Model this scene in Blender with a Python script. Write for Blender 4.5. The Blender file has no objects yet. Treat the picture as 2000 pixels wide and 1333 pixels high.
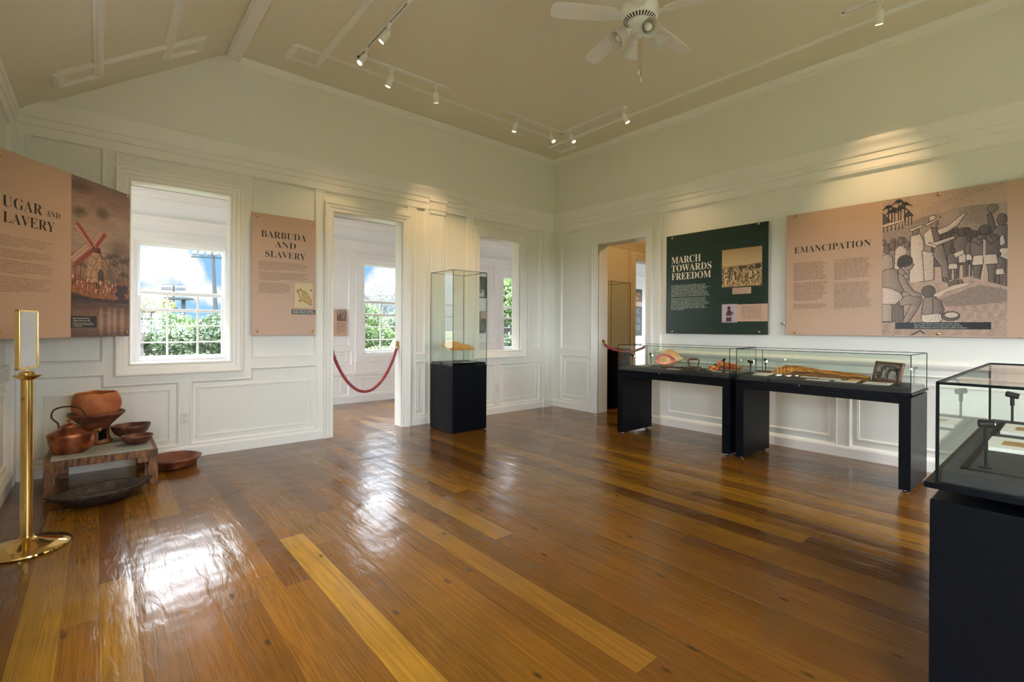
import bpy, bmesh, math, random
import numpy as np
from mathutils import Vector, Matrix, noise as mnoise

PI = math.pi
random.seed(7)
SC = bpy.context.scene
COL = SC.collection

# ------------------------------------------------------------------ camera
cam = bpy.data.cameras.new('camera')
cam.sensor_fit = 'HORIZONTAL'; cam.sensor_width = 36.0
cam.lens = 942.8 / 2000 * 36.0
cam.shift_y = (642.73 - 666.5) / 2000.0
cam.clip_start = 0.02; cam.clip_end = 600
co = bpy.data.objects.new('camera', cam); COL.objects.link(co)
_y, _p, _r = .70614, -.00164, -.00567
fw = Vector((math.sin(_y)*math.cos(_p), math.cos(_y)*math.cos(_p), math.sin(_p)))
rt = Vector((math.cos(_y), -math.sin(_y), 0)); dn = fw.cross(rt)
c_, s_ = math.cos(_r), math.sin(_r)
rt2 = c_*rt + s_*dn; dn2 = -s_*rt + c_*dn
Mx = Matrix((rt2, -dn2, -fw)).transposed().to_4x4(); Mx.translation = (0, 0, 1.25)
co.matrix_world = Mx
SC.camera = co

SC.view_settings.view_transform = 'Standard'
SC.view_settings.look = 'None'
SC.view_settings.gamma = 1.0
SC.view_settings.use_curve_mapping = False
SC.view_settings.exposure = 0.76
SC.cycles.max_bounces = 10
SC.cycles.diffuse_bounces = 6
SC.cycles.glossy_bounces = 5
SC.cycles.transparent_max_bounces = 32
SC.cycles.caustics_reflective = False
SC.cycles.caustics_refractive = False
SC.cycles.sample_clamp_indirect = 6.0

# ------------------------------------------------------------------ world (sky with clouds)
def px_dir(u, v):
    d = rt2*((u-1000)/942.8) + dn2*((v-642.73)/942.8) + fw
    return d.normalized()

world = bpy.data.worlds.new('sky'); SC.world = world; world.use_nodes = True
nt = world.node_tree; N = nt.nodes; L = nt.links; N.clear()
def wn(t, **k):
    n = N.new(t)
    for a, b in k.items(): setattr(n, a, b)
    return n
def wmath(op, a, b=None, clamp=False):
    n = wn('ShaderNodeMath', operation=op, use_clamp=clamp)
    for i, x in enumerate((a, b)):
        if x is None: continue
        if isinstance(x, (int, float)): n.inputs[i].default_value = x
        else: L.new(x, n.inputs[i])
    return n.outputs[0]
tc = wn('ShaderNodeTexCoord')
nz = wn('ShaderNodeTexNoise'); nz.inputs['Scale'].default_value = 16.0; nz.inputs['Detail'].default_value = 7; nz.inputs['Roughness'].default_value = .55
L.new(tc.outputs['Generated'], nz.inputs['Vector'])
acc = None
for (u, v, rad) in [(325, 500, .050), (285, 515, .05), (365, 522, .036), (385, 570, .030), (415, 580, .02), (760, 545, .05), (720, 560, .04), (300, 590, .05)]:
    d = px_dir(u, v)
    vd = wn('ShaderNodeVectorMath', operation='DISTANCE'); L.new(tc.outputs['Generated'], vd.inputs[0]); vd.inputs[1].default_value = d
    m = wmath('DIVIDE', vd.outputs['Value'], rad); m = wmath('SUBTRACT', .95, m)
    acc = m if acc is None else wmath('MAXIMUM', acc, m)
acc = wmath('MAXIMUM', acc, -.45)
cl = wmath('ADD', acc, wmath('MULTIPLY', wmath('SUBTRACT', nz.outputs['Fac'], .5), 2.4))
cl = wmath('MULTIPLY', cl, 2.2, True)
sep = wn('ShaderNodeSeparateXYZ'); L.new(tc.outputs['Generated'], sep.inputs[0])
up = wmath('MAXIMUM', sep.outputs[2], 0.0)
ramp = wn('ShaderNodeValToRGB')
ramp.color_ramp.elements[0].position = 0; ramp.color_ramp.elements[0].color = (.36, .68, .98, 1)
ramp.color_ramp.elements[1].position = .6; ramp.color_ramp.elements[1].color = (.10, .32, .80, 1)
L.new(up, ramp.inputs[0])
mixc = wn('ShaderNodeMixRGB'); L.new(cl, mixc.inputs[0]); L.new(ramp.outputs[0], mixc.inputs[1]); mixc.inputs[2].default_value = (1.0, 1.03, 1.12, 1)
# sky brightens towards the sun behind the house
sund = Vector((-.62, -.62, .48)).normalized()
vdot = wn('ShaderNodeVectorMath', operation='DOT_PRODUCT'); L.new(tc.outputs['Generated'], vdot.inputs[0]); vdot.inputs[1].default_value = sund
s1 = wmath('MAXIMUM', wmath('ADD', vdot.outputs['Value'], .25), 0.0)
mr_ = wn('ShaderNodeMapRange', interpolation_type='SMOOTHSTEP'); mr_.inputs['From Min'].default_value = .24; mr_.inputs['From Max'].default_value = .55; L.new(sep.outputs[2], mr_.inputs[0])
SKY = 0.62; ZENITH = 22.0; SUNSIDE = 13.0
boost = wmath('ADD', wmath('MULTIPLY', mr_.outputs[0], ZENITH), wmath('MULTIPLY', s1, SUNSIDE))
strength = wmath('ADD', boost, SKY)
mixb = wn('ShaderNodeMixRGB'); L.new(wmath('MULTIPLY', boost, .4, True), mixb.inputs[0]); L.new(mixc.outputs[0], mixb.inputs[1]); mixb.inputs[2].default_value = (.88, .95, 1.04, 1)
bg = wn('ShaderNodeBackground'); L.new(mixb.outputs[0], bg.inputs[0]); L.new(strength, bg.inputs[1])
wo = wn('ShaderNodeOutputWorld'); L.new(bg.outputs[0], wo.inputs[0])

# sun high behind the roof, lighting the garden only
sl = bpy.data.lights.new('sun', 'SUN'); sl.energy = 1.3; sl.angle = .01; sl.color = (1, .95, .86)
so = bpy.data.objects.new('sun', sl); COL.objects.link(so)
so.rotation_euler = Vector((.15, -.35, .92)).to_track_quat('Z', 'Y').to_euler()

# ------------------------------------------------------------------ materials
def mat(name, color=(.8, .8, .8), rough=.5, metal=0.0, spec=.5, coat=0.0, emis=None, estr=0):
    m = bpy.data.materials.new(name); m.use_nodes = True
    b = m.node_tree.nodes['Principled BSDF']
    b.inputs['Base Color'].default_value = (*color, 1)
    b.inputs['Roughness'].default_value = rough
    b.inputs['Metallic'].default_value = metal
    b.inputs['Specular IOR Level'].default_value = spec
    b.inputs['Coat Weight'].default_value = coat
    b.inputs['Coat Roughness'].default_value = .08
    if emis:
        b.inputs['Emission Color'].default_value = (*emis, 1); b.inputs['Emission Strength'].default_value = estr
    return m
def nodes(m): return m.node_tree.nodes, m.node_tree.links, m.node_tree.nodes['Principled BSDF']
def noisy(name, c1, c2, scale=8, rough=.5, stretch=(1, 1, 1), bump=0.0, bscale=40, metal=0, spec=.5, coat=0, detail=5, lo=.35, hi=.65, rough2=None, coord='Object'):
    m = mat(name, c1, rough, metal, spec, coat); n, l, b = nodes(m)
    t = n.new('ShaderNodeTexCoord'); mp = n.new('ShaderNodeMapping'); mp.inputs['Scale'].default_value = stretch
    l.new(t.outputs[coord], mp.inputs[0])
    z = n.new('ShaderNodeTexNoise'); z.inputs['Scale'].default_value = scale; z.inputs['Detail'].default_value = detail
    l.new(mp.outputs[0], z.inputs['Vector'])
    r = n.new('ShaderNodeValToRGB'); r.color_ramp.elements[0].position = lo; r.color_ramp.elements[1].position = hi
    r.color_ramp.elements[0].color = (*c1, 1); r.color_ramp.elements[1].color = (*c2, 1)
    l.new(z.outputs['Fac'], r.inputs[0]); l.new(r.outputs[0], b.inputs['Base Color'])
    if rough2 is not None:
        mr = n.new('ShaderNodeMapRange'); mr.inputs['To Min'].default_value = rough; mr.inputs['To Max'].default_value = rough2
        l.new(z.outputs['Fac'], mr.inputs[0]); l.new(mr.outputs[0], b.inputs['Roughness'])
    if bump:
        z2 = n.new('ShaderNodeTexNoise'); z2.inputs['Scale'].default_value = bscale; z2.inputs['Detail'].default_value = 4
        l.new(mp.outputs[0], z2.inputs['Vector'])
        bp = n.new('ShaderNodeBump'); bp.inputs['Strength'].default_value = bump; bp.inputs['Distance'].default_value = .01
        l.new(z2.outputs['Fac'], bp.inputs['Height']); l.new(bp.outputs[0], b.inputs['Normal'])
    return m

def paint(name, c, rough=.38, bump=.10, joint_axis=None):
    """brush-painted boards; thin vertical board joints every 0.3 m"""
    m = mat(name, c, rough); n, l, b = nodes(m)
    t = n.new('ShaderNodeTexCoord'); z = n.new('ShaderNodeTexNoise'); mp = n.new('ShaderNodeMapping')
    mp.inputs['Scale'].default_value = (14, 14, 1.4); l.new(t.outputs['Object'], mp.inputs[0])
    z.inputs['Scale'].default_value = 4; z.inputs['Detail'].default_value = 6; l.new(mp.outputs[0], z.inputs['Vector'])
    bp = n.new('ShaderNodeBump'); bp.inputs['Strength'].default_value = bump; bp.inputs['Distance'].default_value = .02
    h = z.outputs['Fac']
    if joint_axis is not None:
        sp = n.new('ShaderNodeSeparateXYZ'); l.new(t.outputs['Object'], sp.inputs[0])
        fr = n.new('ShaderNodeMath'); fr.operation = 'PINGPONG'; fr.inputs[1].default_value = .165; l.new(sp.outputs[joint_axis], fr.inputs[0])
        g = n.new('ShaderNodeMath'); g.operation = 'LESS_THAN'; g.inputs[1].default_value = .0018; l.new(fr.outputs[0], g.inputs[0])
        mu = n.new('ShaderNodeMath'); mu.operation = 'MULTIPLY_ADD'; mu.inputs[1].default_value = -.35; l.new(g.outputs[0], mu.inputs[0]); l.new(h, mu.inputs[2])
        h = mu.outputs[0]
    l.new(h, bp.inputs['Height']); l.new(bp.outputs[0], b.inputs['Normal'])
    return m

WALLC = (.85, .855, .79)
M_wA = paint('cream_wall_paint_a', WALLC, joint_axis=0)
M_wB = paint('cream_wall_paint_b', WALLC, joint_axis=1)
M_trim = paint('cream_trim_paint', (.90, .90, .85), .34, .05)
M_ceil = paint('cream_ceiling_paint', (.82, .79, .655), .5, .04)
M_por = paint('white_veranda_paint', (.93, .93, .94), .4, .05, joint_axis=0)
M_roomB = paint('warm_side_room_paint', (.80, .76, .66), .4, .05)
M_brass = mat('polished_brass', (.66, .45, .15), .07, 1.0)
M_brassd = mat('dark_brass', (.55, .36, .12), .22, 1.0)
M_black = noisy('black_powder_coat', (.003, .0038, .0055), (.004, .005, .0075), 60, .36, bump=.02, bscale=300, spec=.11)
M_deck = noisy('charcoal_deck_cloth', (.022, .023, .025), (.032, .033, .034), 80, .62, spec=.25)
M_blackpl = mat('black_plastic', (.004, .004, .005), .4, 0, .2)
M_edge = mat('dark_glass_edge', (.004, .008, .007), .45, 0, .15)
M_white = mat('white_fixture_enamel', (.90, .91, .90), .3)
M_slot = mat('black_track_slot', (.003, .003, .003), .8, 0, .1)
M_lens = mat('lit_lamp_lens', (1, .8, .5), .3, emis=(1, .70, .32), estr=9)
M_caselens = mat('lit_case_lens', (1, .9, .7), .3, emis=(1, .85, .6), estr=14)
M_beige = noisy('beige_sign_print', (.53, .355, .25), (.55, .37, .262), 3, .34)
M_green = noisy('dark_green_sign_print', (.008, .026, .018), (.011, .032, .022), 3, .28)
M_edgep = mat('sign_board_edge', (.12, .10, .09), .5)
M_ink = mat('black_ink', (.010, .009, .008), .5)
M_inkb = mat('brown_ink', (.10, .06, .04), .5)
M_inkw = mat('cream_ink', (.86, .80, .64), .5)
M_inkg = mat('pale_ink', (.52, .60, .52), .5)
M_cap = mat('black_caption_print', (.012, .016, .020), .35)
M_paper = mat('white_label_card', (.88, .84, .76), .5)
M_pink = mat('pale_pink_print', (.60, .40, .29), .4)
M_rope = noisy('red_braided_rope', (.26, .035, .04), (.40, .08, .08), 90, .75)
M_outlet = mat('white_outlet_plastic', (.82, .80, .74), .3)
M_terra = noisy('terracotta_clay', (.30, .075, .022), (.58, .20, .065), 9, .6, bump=.5, bscale=30, lo=.3, hi=.7)
M_terrad = noisy('smoked_clay', (.10, .028, .014), (.26, .08, .035), 12, .5, bump=.35, bscale=26)
M_copper = noisy('old_copper', (.20, .055, .025), (.46, .17, .08), 9, .28, metal=.85, bump=.08, bscale=20, rough2=.42)
M_bowl = noisy('dark_brown_gourd', (.050, .014, .008), (.15, .05, .025), 22, .42, bump=.3, bscale=60)
M_tray = noisy('black_worn_wood', (.010, .008, .007), (.07, .045, .032), 16, .55, stretch=(1, 5, 1), bump=.5, bscale=30)
M_traym = noisy('red_brown_carved_wood', (.10, .022, .010), (.24, .075, .035), 10, .42, bump=.4, bscale=40)
M_slab = noisy('grey_slate_slab', (.30, .32, .30), (.38, .40, .37), 10, .55, bump=.1, bscale=50)
M_bench = noisy('reclaimed_bench_wood', (.055, .022, .010), (.30, .13, .045), 7, .5, stretch=(6, 6, 1.5), bump=.5, bscale=12)
M_glassw = mat('frosted_shade_glass', (.86, .86, .80), .35); M_glassw.node_tree.nodes['Principled BSDF'].inputs['Transmission Weight'].default_value = .25
M_bulb = mat('white_bulb', (.9, .9, .88), .3)
M_leather = noisy('ochre_leather', (.70, .30, .05), (.86, .44, .10), 12, .5, bump=.2, bscale=40)
M_iron = noisy('rusty_iron', (.045, .028, .018), (.13, .07, .04), 30, .6, metal=.4, bump=.4, bscale=60)
M_shell = noisy('conch_shell_outside', (.80, .36, .12), (.92, .66, .36), 12, .4, bump=.5, bscale=30)
M_shelli = noisy('conch_shell_pink_lip', (.80, .10, .17), (.95, .40, .36), 7, .22)
M_steel = mat('polished_steel', (.75, .77, .8), .15, 1.0)
M_framew = noisy('brown_frame_wood', (.12, .055, .028), (.22, .11, .055), 20, .5, stretch=(1, 1, 6))
M_grass = noisy('garden_grass', (.045, .055, .025), (.075, .08, .04), 2, .9)
M_pole = mat('weathered_grey_pole', (.014, .017, .018), .8, .0, .05)
M_flood = mat('floodlight_housing', (.03, .032, .035), .6, 0, .1)
M_trunk = noisy('tree_bark', (.012, .009, .007), (.028, .021, .015), 10, .9, bump=.5)

def glass(name, tint=(.93, .965, .945), base=.05, edge=.75):
    m = bpy.data.materials.new(name); m.use_nodes = True; n = m.node_tree.nodes; l = m.node_tree.links; n.clear()
    tr = n.new('ShaderNodeBsdfTransparent'); tr.inputs[0].default_value = (*tint, 1)
    gl = n.new('ShaderNodeBsdfGlossy'); gl.inputs['Roughness'].default_value = 0.0; gl.inputs[0].default_value = (1, 1, 1, 1)
    lw = n.new('ShaderNodeLayerWeight'); lw.inputs[0].default_value = .5
    pw = n.new('ShaderNodeMath'); pw.operation = 'POWER'; pw.inputs[1].default_value = 3.5; l.new(lw.outputs['Facing'], pw.inputs[0])
    mu = n.new('ShaderNodeMath'); mu.operation = 'MULTIPLY_ADD'; mu.inputs[1].default_value = edge; mu.inputs[2].default_value = base; mu.use_clamp = True
    l.new(pw.outputs[0], mu.inputs[0])
    mx = n.new('ShaderNodeMixShader'); l.new(mu.outputs[0], mx.inputs[0]); l.new(tr.outputs[0], mx.inputs[1]); l.new(gl.outputs[0], mx.inputs[2])
    o = n.new('ShaderNodeOutputMaterial'); l.new(mx.outputs[0], o.inputs[0])
    return m
M_glass = glass('display_case_glass', (.90, .945, .91), .055, .8)
M_pane = glass('window_pane_glass', (.98, .99, .99), .03, .5)

def floor_material():
    m = mat('varnished_pine_boards', (.3, .1, .02), .2, 0, .5, .0); n, l, b = nodes(m)
    def mth(op, a, c=None, d=None, clamp=False):
        q = n.new('ShaderNodeMath'); q.operation = op; q.use_clamp = clamp
        for i, x in enumerate((a, c, d)):
            if x is None: continue
            if isinstance(x, (int, float)): q.inputs[i].default_value = x
            else: l.new(x, q.inputs[i])
        return q.outputs[0]
    t = n.new('ShaderNodeTexCoord'); sp = n.new('ShaderNodeSeparateXYZ'); l.new(t.outputs['Object'], sp.inputs[0])
    X, Y = sp.outputs[0], sp.outputs[1]
    # plank width varies smoothly from 0.125 to 0.16
    xw = mth('ADD', X, mth('MULTIPLY', mth('SINE', mth('MULTIPLY', X, 9.1)), .016))
    pi_ = mth('DIVIDE', xw, .136)
    idx = mth('FLOOR', pi_); fx = mth('FRACT', pi_)
    wn1 = n.new('ShaderNodeTexWhiteNoise'); wn1.noise_dimensions = '1D'; l.new(mth('ADD', idx, 31.7), wn1.inputs['W'])
    yo = mth('ADD', mth('DIVIDE', Y, 3.1), mth('MULTIPLY', wn1.outputs['Value'], 7.0))
    seg = mth('FLOOR', yo); fy = mth('FRACT', yo)
    cmb = n.new('ShaderNodeCombineXYZ'); l.new(idx, cmb.inputs[0]); l.new(seg, cmb.inputs[1]); cmb.inputs[2].default_value = 3.3
    wn2 = n.new('ShaderNodeTexWhiteNoise'); wn2.noise_dimensions = '3D'; l.new(cmb.outputs[0], wn2.inputs['Vector'])
    R = wn2.outputs['Value']
    ramp = n.new('ShaderNodeValToRGB'); cr = ramp.color_ramp
    cr.elements[0].position = 0; cr.elements[0].color = (.105, .035, .0045, 1)
    cr.elements[1].position = 1; cr.elements[1].color = (.285, .125, .0110, 1)
    for p, c in ((.3, (.145, .051, .0058)), (.6, (.175, .066, .0068)), (.82, (.205, .082, .0080))):
        e = cr.elements.new(p); e.color = (*c, 1)
    l.new(R, ramp.inputs[0])
    # grain: each plank samples its own stretch of noise
    off = n.new('ShaderNodeCombineXYZ')
    l.new(mth('ADD', mth('MULTIPLY', X, 1.0), mth('MULTIPLY', R, 37.0)), off.inputs[0]); l.new(mth('MULTIPLY', Y, .020), off.inputs[1]); l.new(mth('MULTIPLY', R, 11.0), off.inputs[2])
    g1 = n.new('ShaderNodeTexNoise'); g1.inputs['Scale'].default_value = 9; g1.inputs['Detail'].default_value = 3; g1.inputs['Distortion'].default_value = .4; l.new(off.outputs[0], g1.inputs['Vector'])
    rings = mth('SINE', mth('MULTIPLY', g1.outputs['Fac'], 230.0))
    rings = mth('MULTIPLY', mth('ADD', rings, 1.0), .5)
    g2 = n.new('ShaderNodeTexNoise'); g2.inputs['Scale'].default_value = 130; g2.inputs['Detail'].default_value = 3; l.new(off.outputs[0], g2.inputs['Vector'])
    g3 = n.new('ShaderNodeTexNoise'); g3.inputs['Scale'].default_value = 3.5; g3.inputs['Detail'].default_value = 4; l.new(t.outputs['Object'], g3.inputs['Vector'])
    # knots
    vo = n.new('ShaderNodeTexVoronoi'); vo.voronoi_dimensions = '2D'; mpk = n.new('ShaderNodeMapping'); mpk.inputs['Scale'].default_value = (3.1, 1.25, 1); l.new(t.outputs['Object'], mpk.inputs[0])
    dv = n.new('ShaderNodeTexNoise'); dv.inputs['Scale'].default_value = 9; l.new(t.outputs['Object'], dv.inputs['Vector'])
    mv = n.new('ShaderNodeMixRGB'); mv.inputs[0].default_value = .03; l.new(mpk.outputs[0], mv.inputs[1]); l.new(dv.outputs['Color'], mv.inputs[2])
    l.new(mv.outputs[0], vo.inputs['Vector']); vo.inputs['Scale'].default_value = 1.0
    knot = mth('SUBTRACT', 1.0, mth('MULTIPLY', vo.outputs['Distance'], 24.0), None, True)
    gap1 = mth('LESS_THAN', mth('MINIMUM', fx, mth('SUBTRACT', 1.0, fx)), .012)
    gap2 = mth('LESS_THAN', mth('MINIMUM', fy, mth('SUBTRACT', 1.0, fy)), .0006)
    gap = mth('MAXIMUM', gap1, gap2)
    dark = mth('ADD', mth('MULTIPLY', rings, .24), mth('MULTIPLY', g2.outputs['Fac'], .62))
    dark = mth('ADD', dark, mth('MULTIPLY', g3.outputs['Fac'], .40))
    val = mth('SUBTRACT', 1.52, dark)
    val = mth('MULTIPLY', val, mth('SUBTRACT', 1.0, mth('MULTIPLY', knot, .85)))
    val = mth('MULTIPLY', val, mth('SUBTRACT', 1.0, mth('MULTIPLY', gap, .30)))
    hs = n.new('ShaderNodeHueSaturation'); l.new(ramp.outputs[0], hs.inputs['Color']); l.new(val, hs.inputs['Value'])
    wn3 = n.new('ShaderNodeMapRange'); wn3.inputs['To Min'].default_value = .494; wn3.inputs['To Max'].default_value = .508; l.new(wn2.outputs['Color'], wn3.inputs[0]); l.new(wn3.outputs[0], hs.inputs['Hue'])
    l.new(hs.outputs[0], b.inputs['Base Color'])
    # bump: worn waviness, grain, gaps
    w1 = n.new('ShaderNodeTexNoise'); w1.inputs['Scale'].default_value = 3.2; w1.inputs['Detail'].default_value = 2; l.new(t.outputs['Object'], w1.inputs['Vector'])
    mpw = n.new('ShaderNodeMapping'); mpw.inputs['Scale'].default_value = (16, 3.2, 1); l.new(t.outputs['Object'], mpw.inputs[0])
    w2 = n.new('ShaderNodeTexNoise'); w2.inputs['Scale'].default_value = 1.6; w2.inputs['Detail'].default_value = 4; w2.inputs['Distortion'].default_value = .8; l.new(mpw.outputs[0], w2.inputs['Vector'])
    hsum = mth('ADD', mth('MULTIPLY', w1.outputs['Fac'], .9), mth('MULTIPLY', w2.outputs['Fac'], .22))
    hsum = mth('ADD', hsum, mth('MULTIPLY', rings, -.005))
    cup = mth('MULTIPLY', mth('POWER', mth('ABSOLUTE', mth('SUBTRACT', fx, .5)), 2.0), -.35)
    hsum = mth('ADD', hsum, cup)
    hsum = mth('SUBTRACT', hsum, mth('MULTIPLY', gap, .05))
    bp = n.new('ShaderNodeBump'); bp.inputs['Strength'].default_value = .75; bp.inputs['Distance'].default_value = .012
    l.new(hsum, bp.inputs['Height']); l.new(bp.outputs[0], b.inputs['Normal'])
    rr = n.new('ShaderNodeMapRange'); rr.inputs['To Min'].default_value = .09; rr.inputs['To Max'].default_value = .30; l.new(g3.outputs['Fac'], rr.inputs[0]); l.new(rr.outputs[0], b.inputs['Roughness'])
    b.inputs['Specular IOR Level'].default_value = .48
    return m
M_floor = floor_material()

# ------------------------------------------------------------------ mesh helpers
class MB:
    def __init__(s): s.v = []; s.f = []; s.mi = []
    def add(s, vs, fs, mi=0):
        o = len(s.v); s.v += [tuple(p) for p in vs]; s.f += [tuple(i+o for i in f) for f in fs]; s.mi += [mi]*len(fs)
        return s
    def box(s, x0, x1, y0, y1, z0, z1, mi=0):
        vs = [(x, y, z) for z in (z0, z1) for y in (y0, y1) for x in (x0, x1)]
        return s.add(vs, [(0, 2, 3, 1), (4, 5, 7, 6), (0, 1, 5, 4), (2, 6, 7, 3), (0, 4, 6, 2), (1, 3, 7, 5)], mi)
    def mbox(s, mp, u0, u1, v0, v1, d0, d1, mi=0):
        vs = [mp(u, v, d) for d in (d0, d1) for v in (v0, v1) for u in (u0, u1)]
        return s.add(vs, [(0, 2, 3, 1), (4, 5, 7, 6), (0, 1, 5, 4), (2, 6, 7, 3), (0, 4, 6, 2), (1, 3, 7, 5)], mi)
    def lathe(s, prof, c=(0, 0, 0), seg=32, mi=0, mtx=None, jit=0, sx=1, sy=1, cap=True):
        vs = []; fs = []
        for r, z in prof:
            for k in range(seg):
                a = 2*PI*k/seg; p = Vector((r*math.cos(a)*sx, r*math.sin(a)*sy, z))
                if jit: p += p.normalized()*jit*mnoise.noise(p*18+Vector((3.1, 2.2, 1.7)))
                if mtx: p = mtx @ p
                vs.append((p[0]+c[0], p[1]+c[1], p[2]+c[2]))
        n = len(prof)
        for i in range(n-1):
            for k in range(seg):
                a = i*seg+k; b = i*seg+(k+1) % seg; fs.append((a, b, b+seg, a+seg))
        if cap:
            fs.append(tuple(range(seg-1, -1, -1))); fs.append(tuple((n-1)*seg+k for k in range(seg)))
        return s.add(vs, fs, mi)
    def tube(s, path, r, seg=10, mi=0, cap=True, twist=None, closed=False):
        P = [Vector(p) for p in path]; n = len(P); vs = []; fs = []
        T = []
        for i in range(n):
            if closed: t = P[(i+1) % n]-P[i-1]
            else: t = P[min(i+1, n-1)]-P[max(i-1, 0)]
            T.append(t.normalized())
        up_ = Vector((0, 0, 1)) if abs(T[0].z) < .9 else Vector((1, 0, 0))
        nn = (up_ - T[0]*up_.dot(T[0])).normalized(); acc_ = 0
        for i in range(n):
            if i:
                nn = (nn - T[i]*nn.dot(T[i])).normalized(); acc_ += (P[i]-P[i-1]).length
            bb = T[i].cross(nn)
            rr = r[i] if isinstance(r, (list, tuple)) else r
            for k in range(seg):
                a = 2*PI*k/seg; q = rr
                if twist: q = rr*(1+.16*math.cos(twist[0]*a - acc_*twist[1]))
                vs.append(P[i]+nn*math.cos(a)*q+bb*math.sin(a)*q)
        m = n if closed else n-1
        for i in range(m):
            j = (i+1) % n
            for k in range(seg):
                fs.append((i*seg+k, i*seg+(k+1) % seg, j*seg+(k+1) % seg, j*seg+k))
        if cap and not closed:
            fs.append(tuple(range(seg-1, -1, -1))); fs.append(tuple((n-1)*seg+k for k in range(seg)))
        return s.add(vs, fs, mi)
    def cyl(s, a, b, r, seg=20, mi=0, r2=None):
        return s.tube([a, b], [r, r if r2 is None else r2], seg, mi)
    def sphere(s, c, r, seg=16, rings=10, mi=0, sx=1, sy=1, sz=1):
        prof = [(r*math.sin(PI*i/rings)+1e-5, -r*math.cos(PI*i/rings)*sz) for i in range(rings+1)]
        return s.lathe(prof, c, seg, mi, sx=sx, sy=sy)
    def sweep(s, mp, pts, prof, closed=True, mi=0):
        """pts: (u,v) rectilinear/any polygon, ccw; profile (outward offset, d)"""
        n = len(pts); P = [Vector((a, b)) for a, b in pts]
        def nrm(a, b):
            d = (b-a).normalized(); return Vector((d.y, -d.x))
        offs = []
        for i in range(n):
            if closed or 0 < i < n-1:
                n1 = nrm(P[i-1], P[i]); n2 = nrm(P[i], P[(i+1) % n])
                k = 1+n1.dot(n2); offs.append((n1+n2)/max(k, .2))
            elif i == 0: offs.append(nrm(P[0], P[1]))
            else: offs.append(nrm(P[-2], P[-1]))
        vs = []; fs = []; m = len(prof)
        for i in range(n):
            for o, d in prof:
                q = P[i]+offs[i]*o; vs.append(mp(q.x, q.y, d))
        for i in range(n if closed else n-1):
            j = (i+1) % n
            for k in range(m-1): fs.append((i*m+k, j*m+k, j*m+k+1, i*m+k+1))
        if not closed:
            fs.append(tuple(range(m))); fs.append(tuple((n-1)*m+k for k in range(m)))
        return s.add(vs, fs, mi)
    def quad(s, a, b, c, d, mi=0): return s.add([a, b, c, d], [(0, 1, 2, 3)], mi)
    def build(s, name, mats, parent=None, smooth=False, bevel=0, loc=None, hide=None, bseg=2):
        me = bpy.data.meshes.new(name)
        me.from_pydata(s.v, [], s.f); me.update()
        if not isinstance(mats, (list, tuple)): mats = [mats]
        for m in mats: me.materials.append(m)
        if len(mats) > 1: me.polygons.foreach_set('material_index', s.mi)
        if smooth:
            me.polygons.foreach_set('use_smooth', [True]*len(me.polygons))
            if smooth != 'all':
                bm = bmesh.new(); bm.from_mesh(me)
                for e in bm.edges:
                    if len(e.link_faces) == 2 and e.calc_face_angle(0) > .7: e.smooth = False
                bm.to_mesh(me); bm.free()
        o = bpy.data.objects.new(name, me); COL.objects.link(o)
        if parent is not None: o.parent = parent
        if loc is not None: o.location = loc
        if bevel:
            bv = o.modifiers.new('bevel', 'BEVEL'); bv.width = bevel; bv.segments = bseg; bv.limit_method = 'ANGLE'; bv.angle_limit = .6
        return o

def thing(name, label, cat, loc=(0, 0, 0), rz=0, group=None):
    o = bpy.data.objects.new(name, None); COL.objects.link(o); o.empty_display_size = .1
    o.location = loc; o.rotation_euler = (0, 0, rz); o['label'] = label; o['category'] = cat
    if group: o['group'] = group
    return o
def tag(o, label, cat, group=None, kind=None):
    o['label'] = label; o['category'] = cat
    if group: o['group'] = group
    if kind: o['kind'] = kind
    return o
def struct(o, label=None):
    o['kind'] = 'structure'
    if label: o['label'] = label
    return o
def copy_tree(o, parent=None):
    c = o.copy(); COL.objects.link(c); c.parent = parent
    for ch in list(o.children): copy_tree(ch, c)
    return c
def lbl(o, t): o['label'] = t; return o

# text -> faces, using the built-in fonts
_tc = {}
def serif(t): return ''.join(chr(0x1D400+ord(c)-65) if 'A' <= c <= 'Z' else c for c in t)
def glyphs(t, off=0.0, font_serif=True, space=1.0):
    key = (t, off, font_serif, space)
    if key in _tc: return _tc[key]
    c = bpy.data.curves.new('t', 'FONT'); c.body = serif(t) if font_serif else t; c.size = 1; c.offset = off; c.resolution_u = 3; c.space_character = space
    o = bpy.data.objects.new('t', c); COL.objects.link(o)
    dg = bpy.context.evaluated_depsgraph_get(); me = bpy.data.meshes.new_from_object(o.evaluated_get(dg))
    V = np.array([v.co[:2] for v in me.vertices]) if len(me.vertices) else np.zeros((1, 2)); F = [tuple(p.vertices) for p in me.polygons]
    bpy.data.objects.remove(o); bpy.data.curves.remove(c); bpy.data.meshes.remove(me)
    _tc[key] = (V, F); return V, F
def text(mb, mp, t, u0, v0, h, width=None, d=-.001, off=-.010, ser=True, space=1.0, mi=0, mirror=1):
    """left bottom of the capitals at (u0, v0); cap height h; optional exact width. u grows to the right of the reader times mirror"""
    V, F = glyphs(t, off, ser, space)
    x0, x1 = V[:, 0].min(), V[:, 0].max(); y1 = V[:, 1].max(); y0 = 0
    ch = .66 if ser else .70
    sy = h/ch; sx = sy if width is None else width/(x1-x0)
    mb.add([mp(u0+mirror*(x-x0)*sx, v0+y*sy, d) for x, y in V], F, mi)
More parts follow.
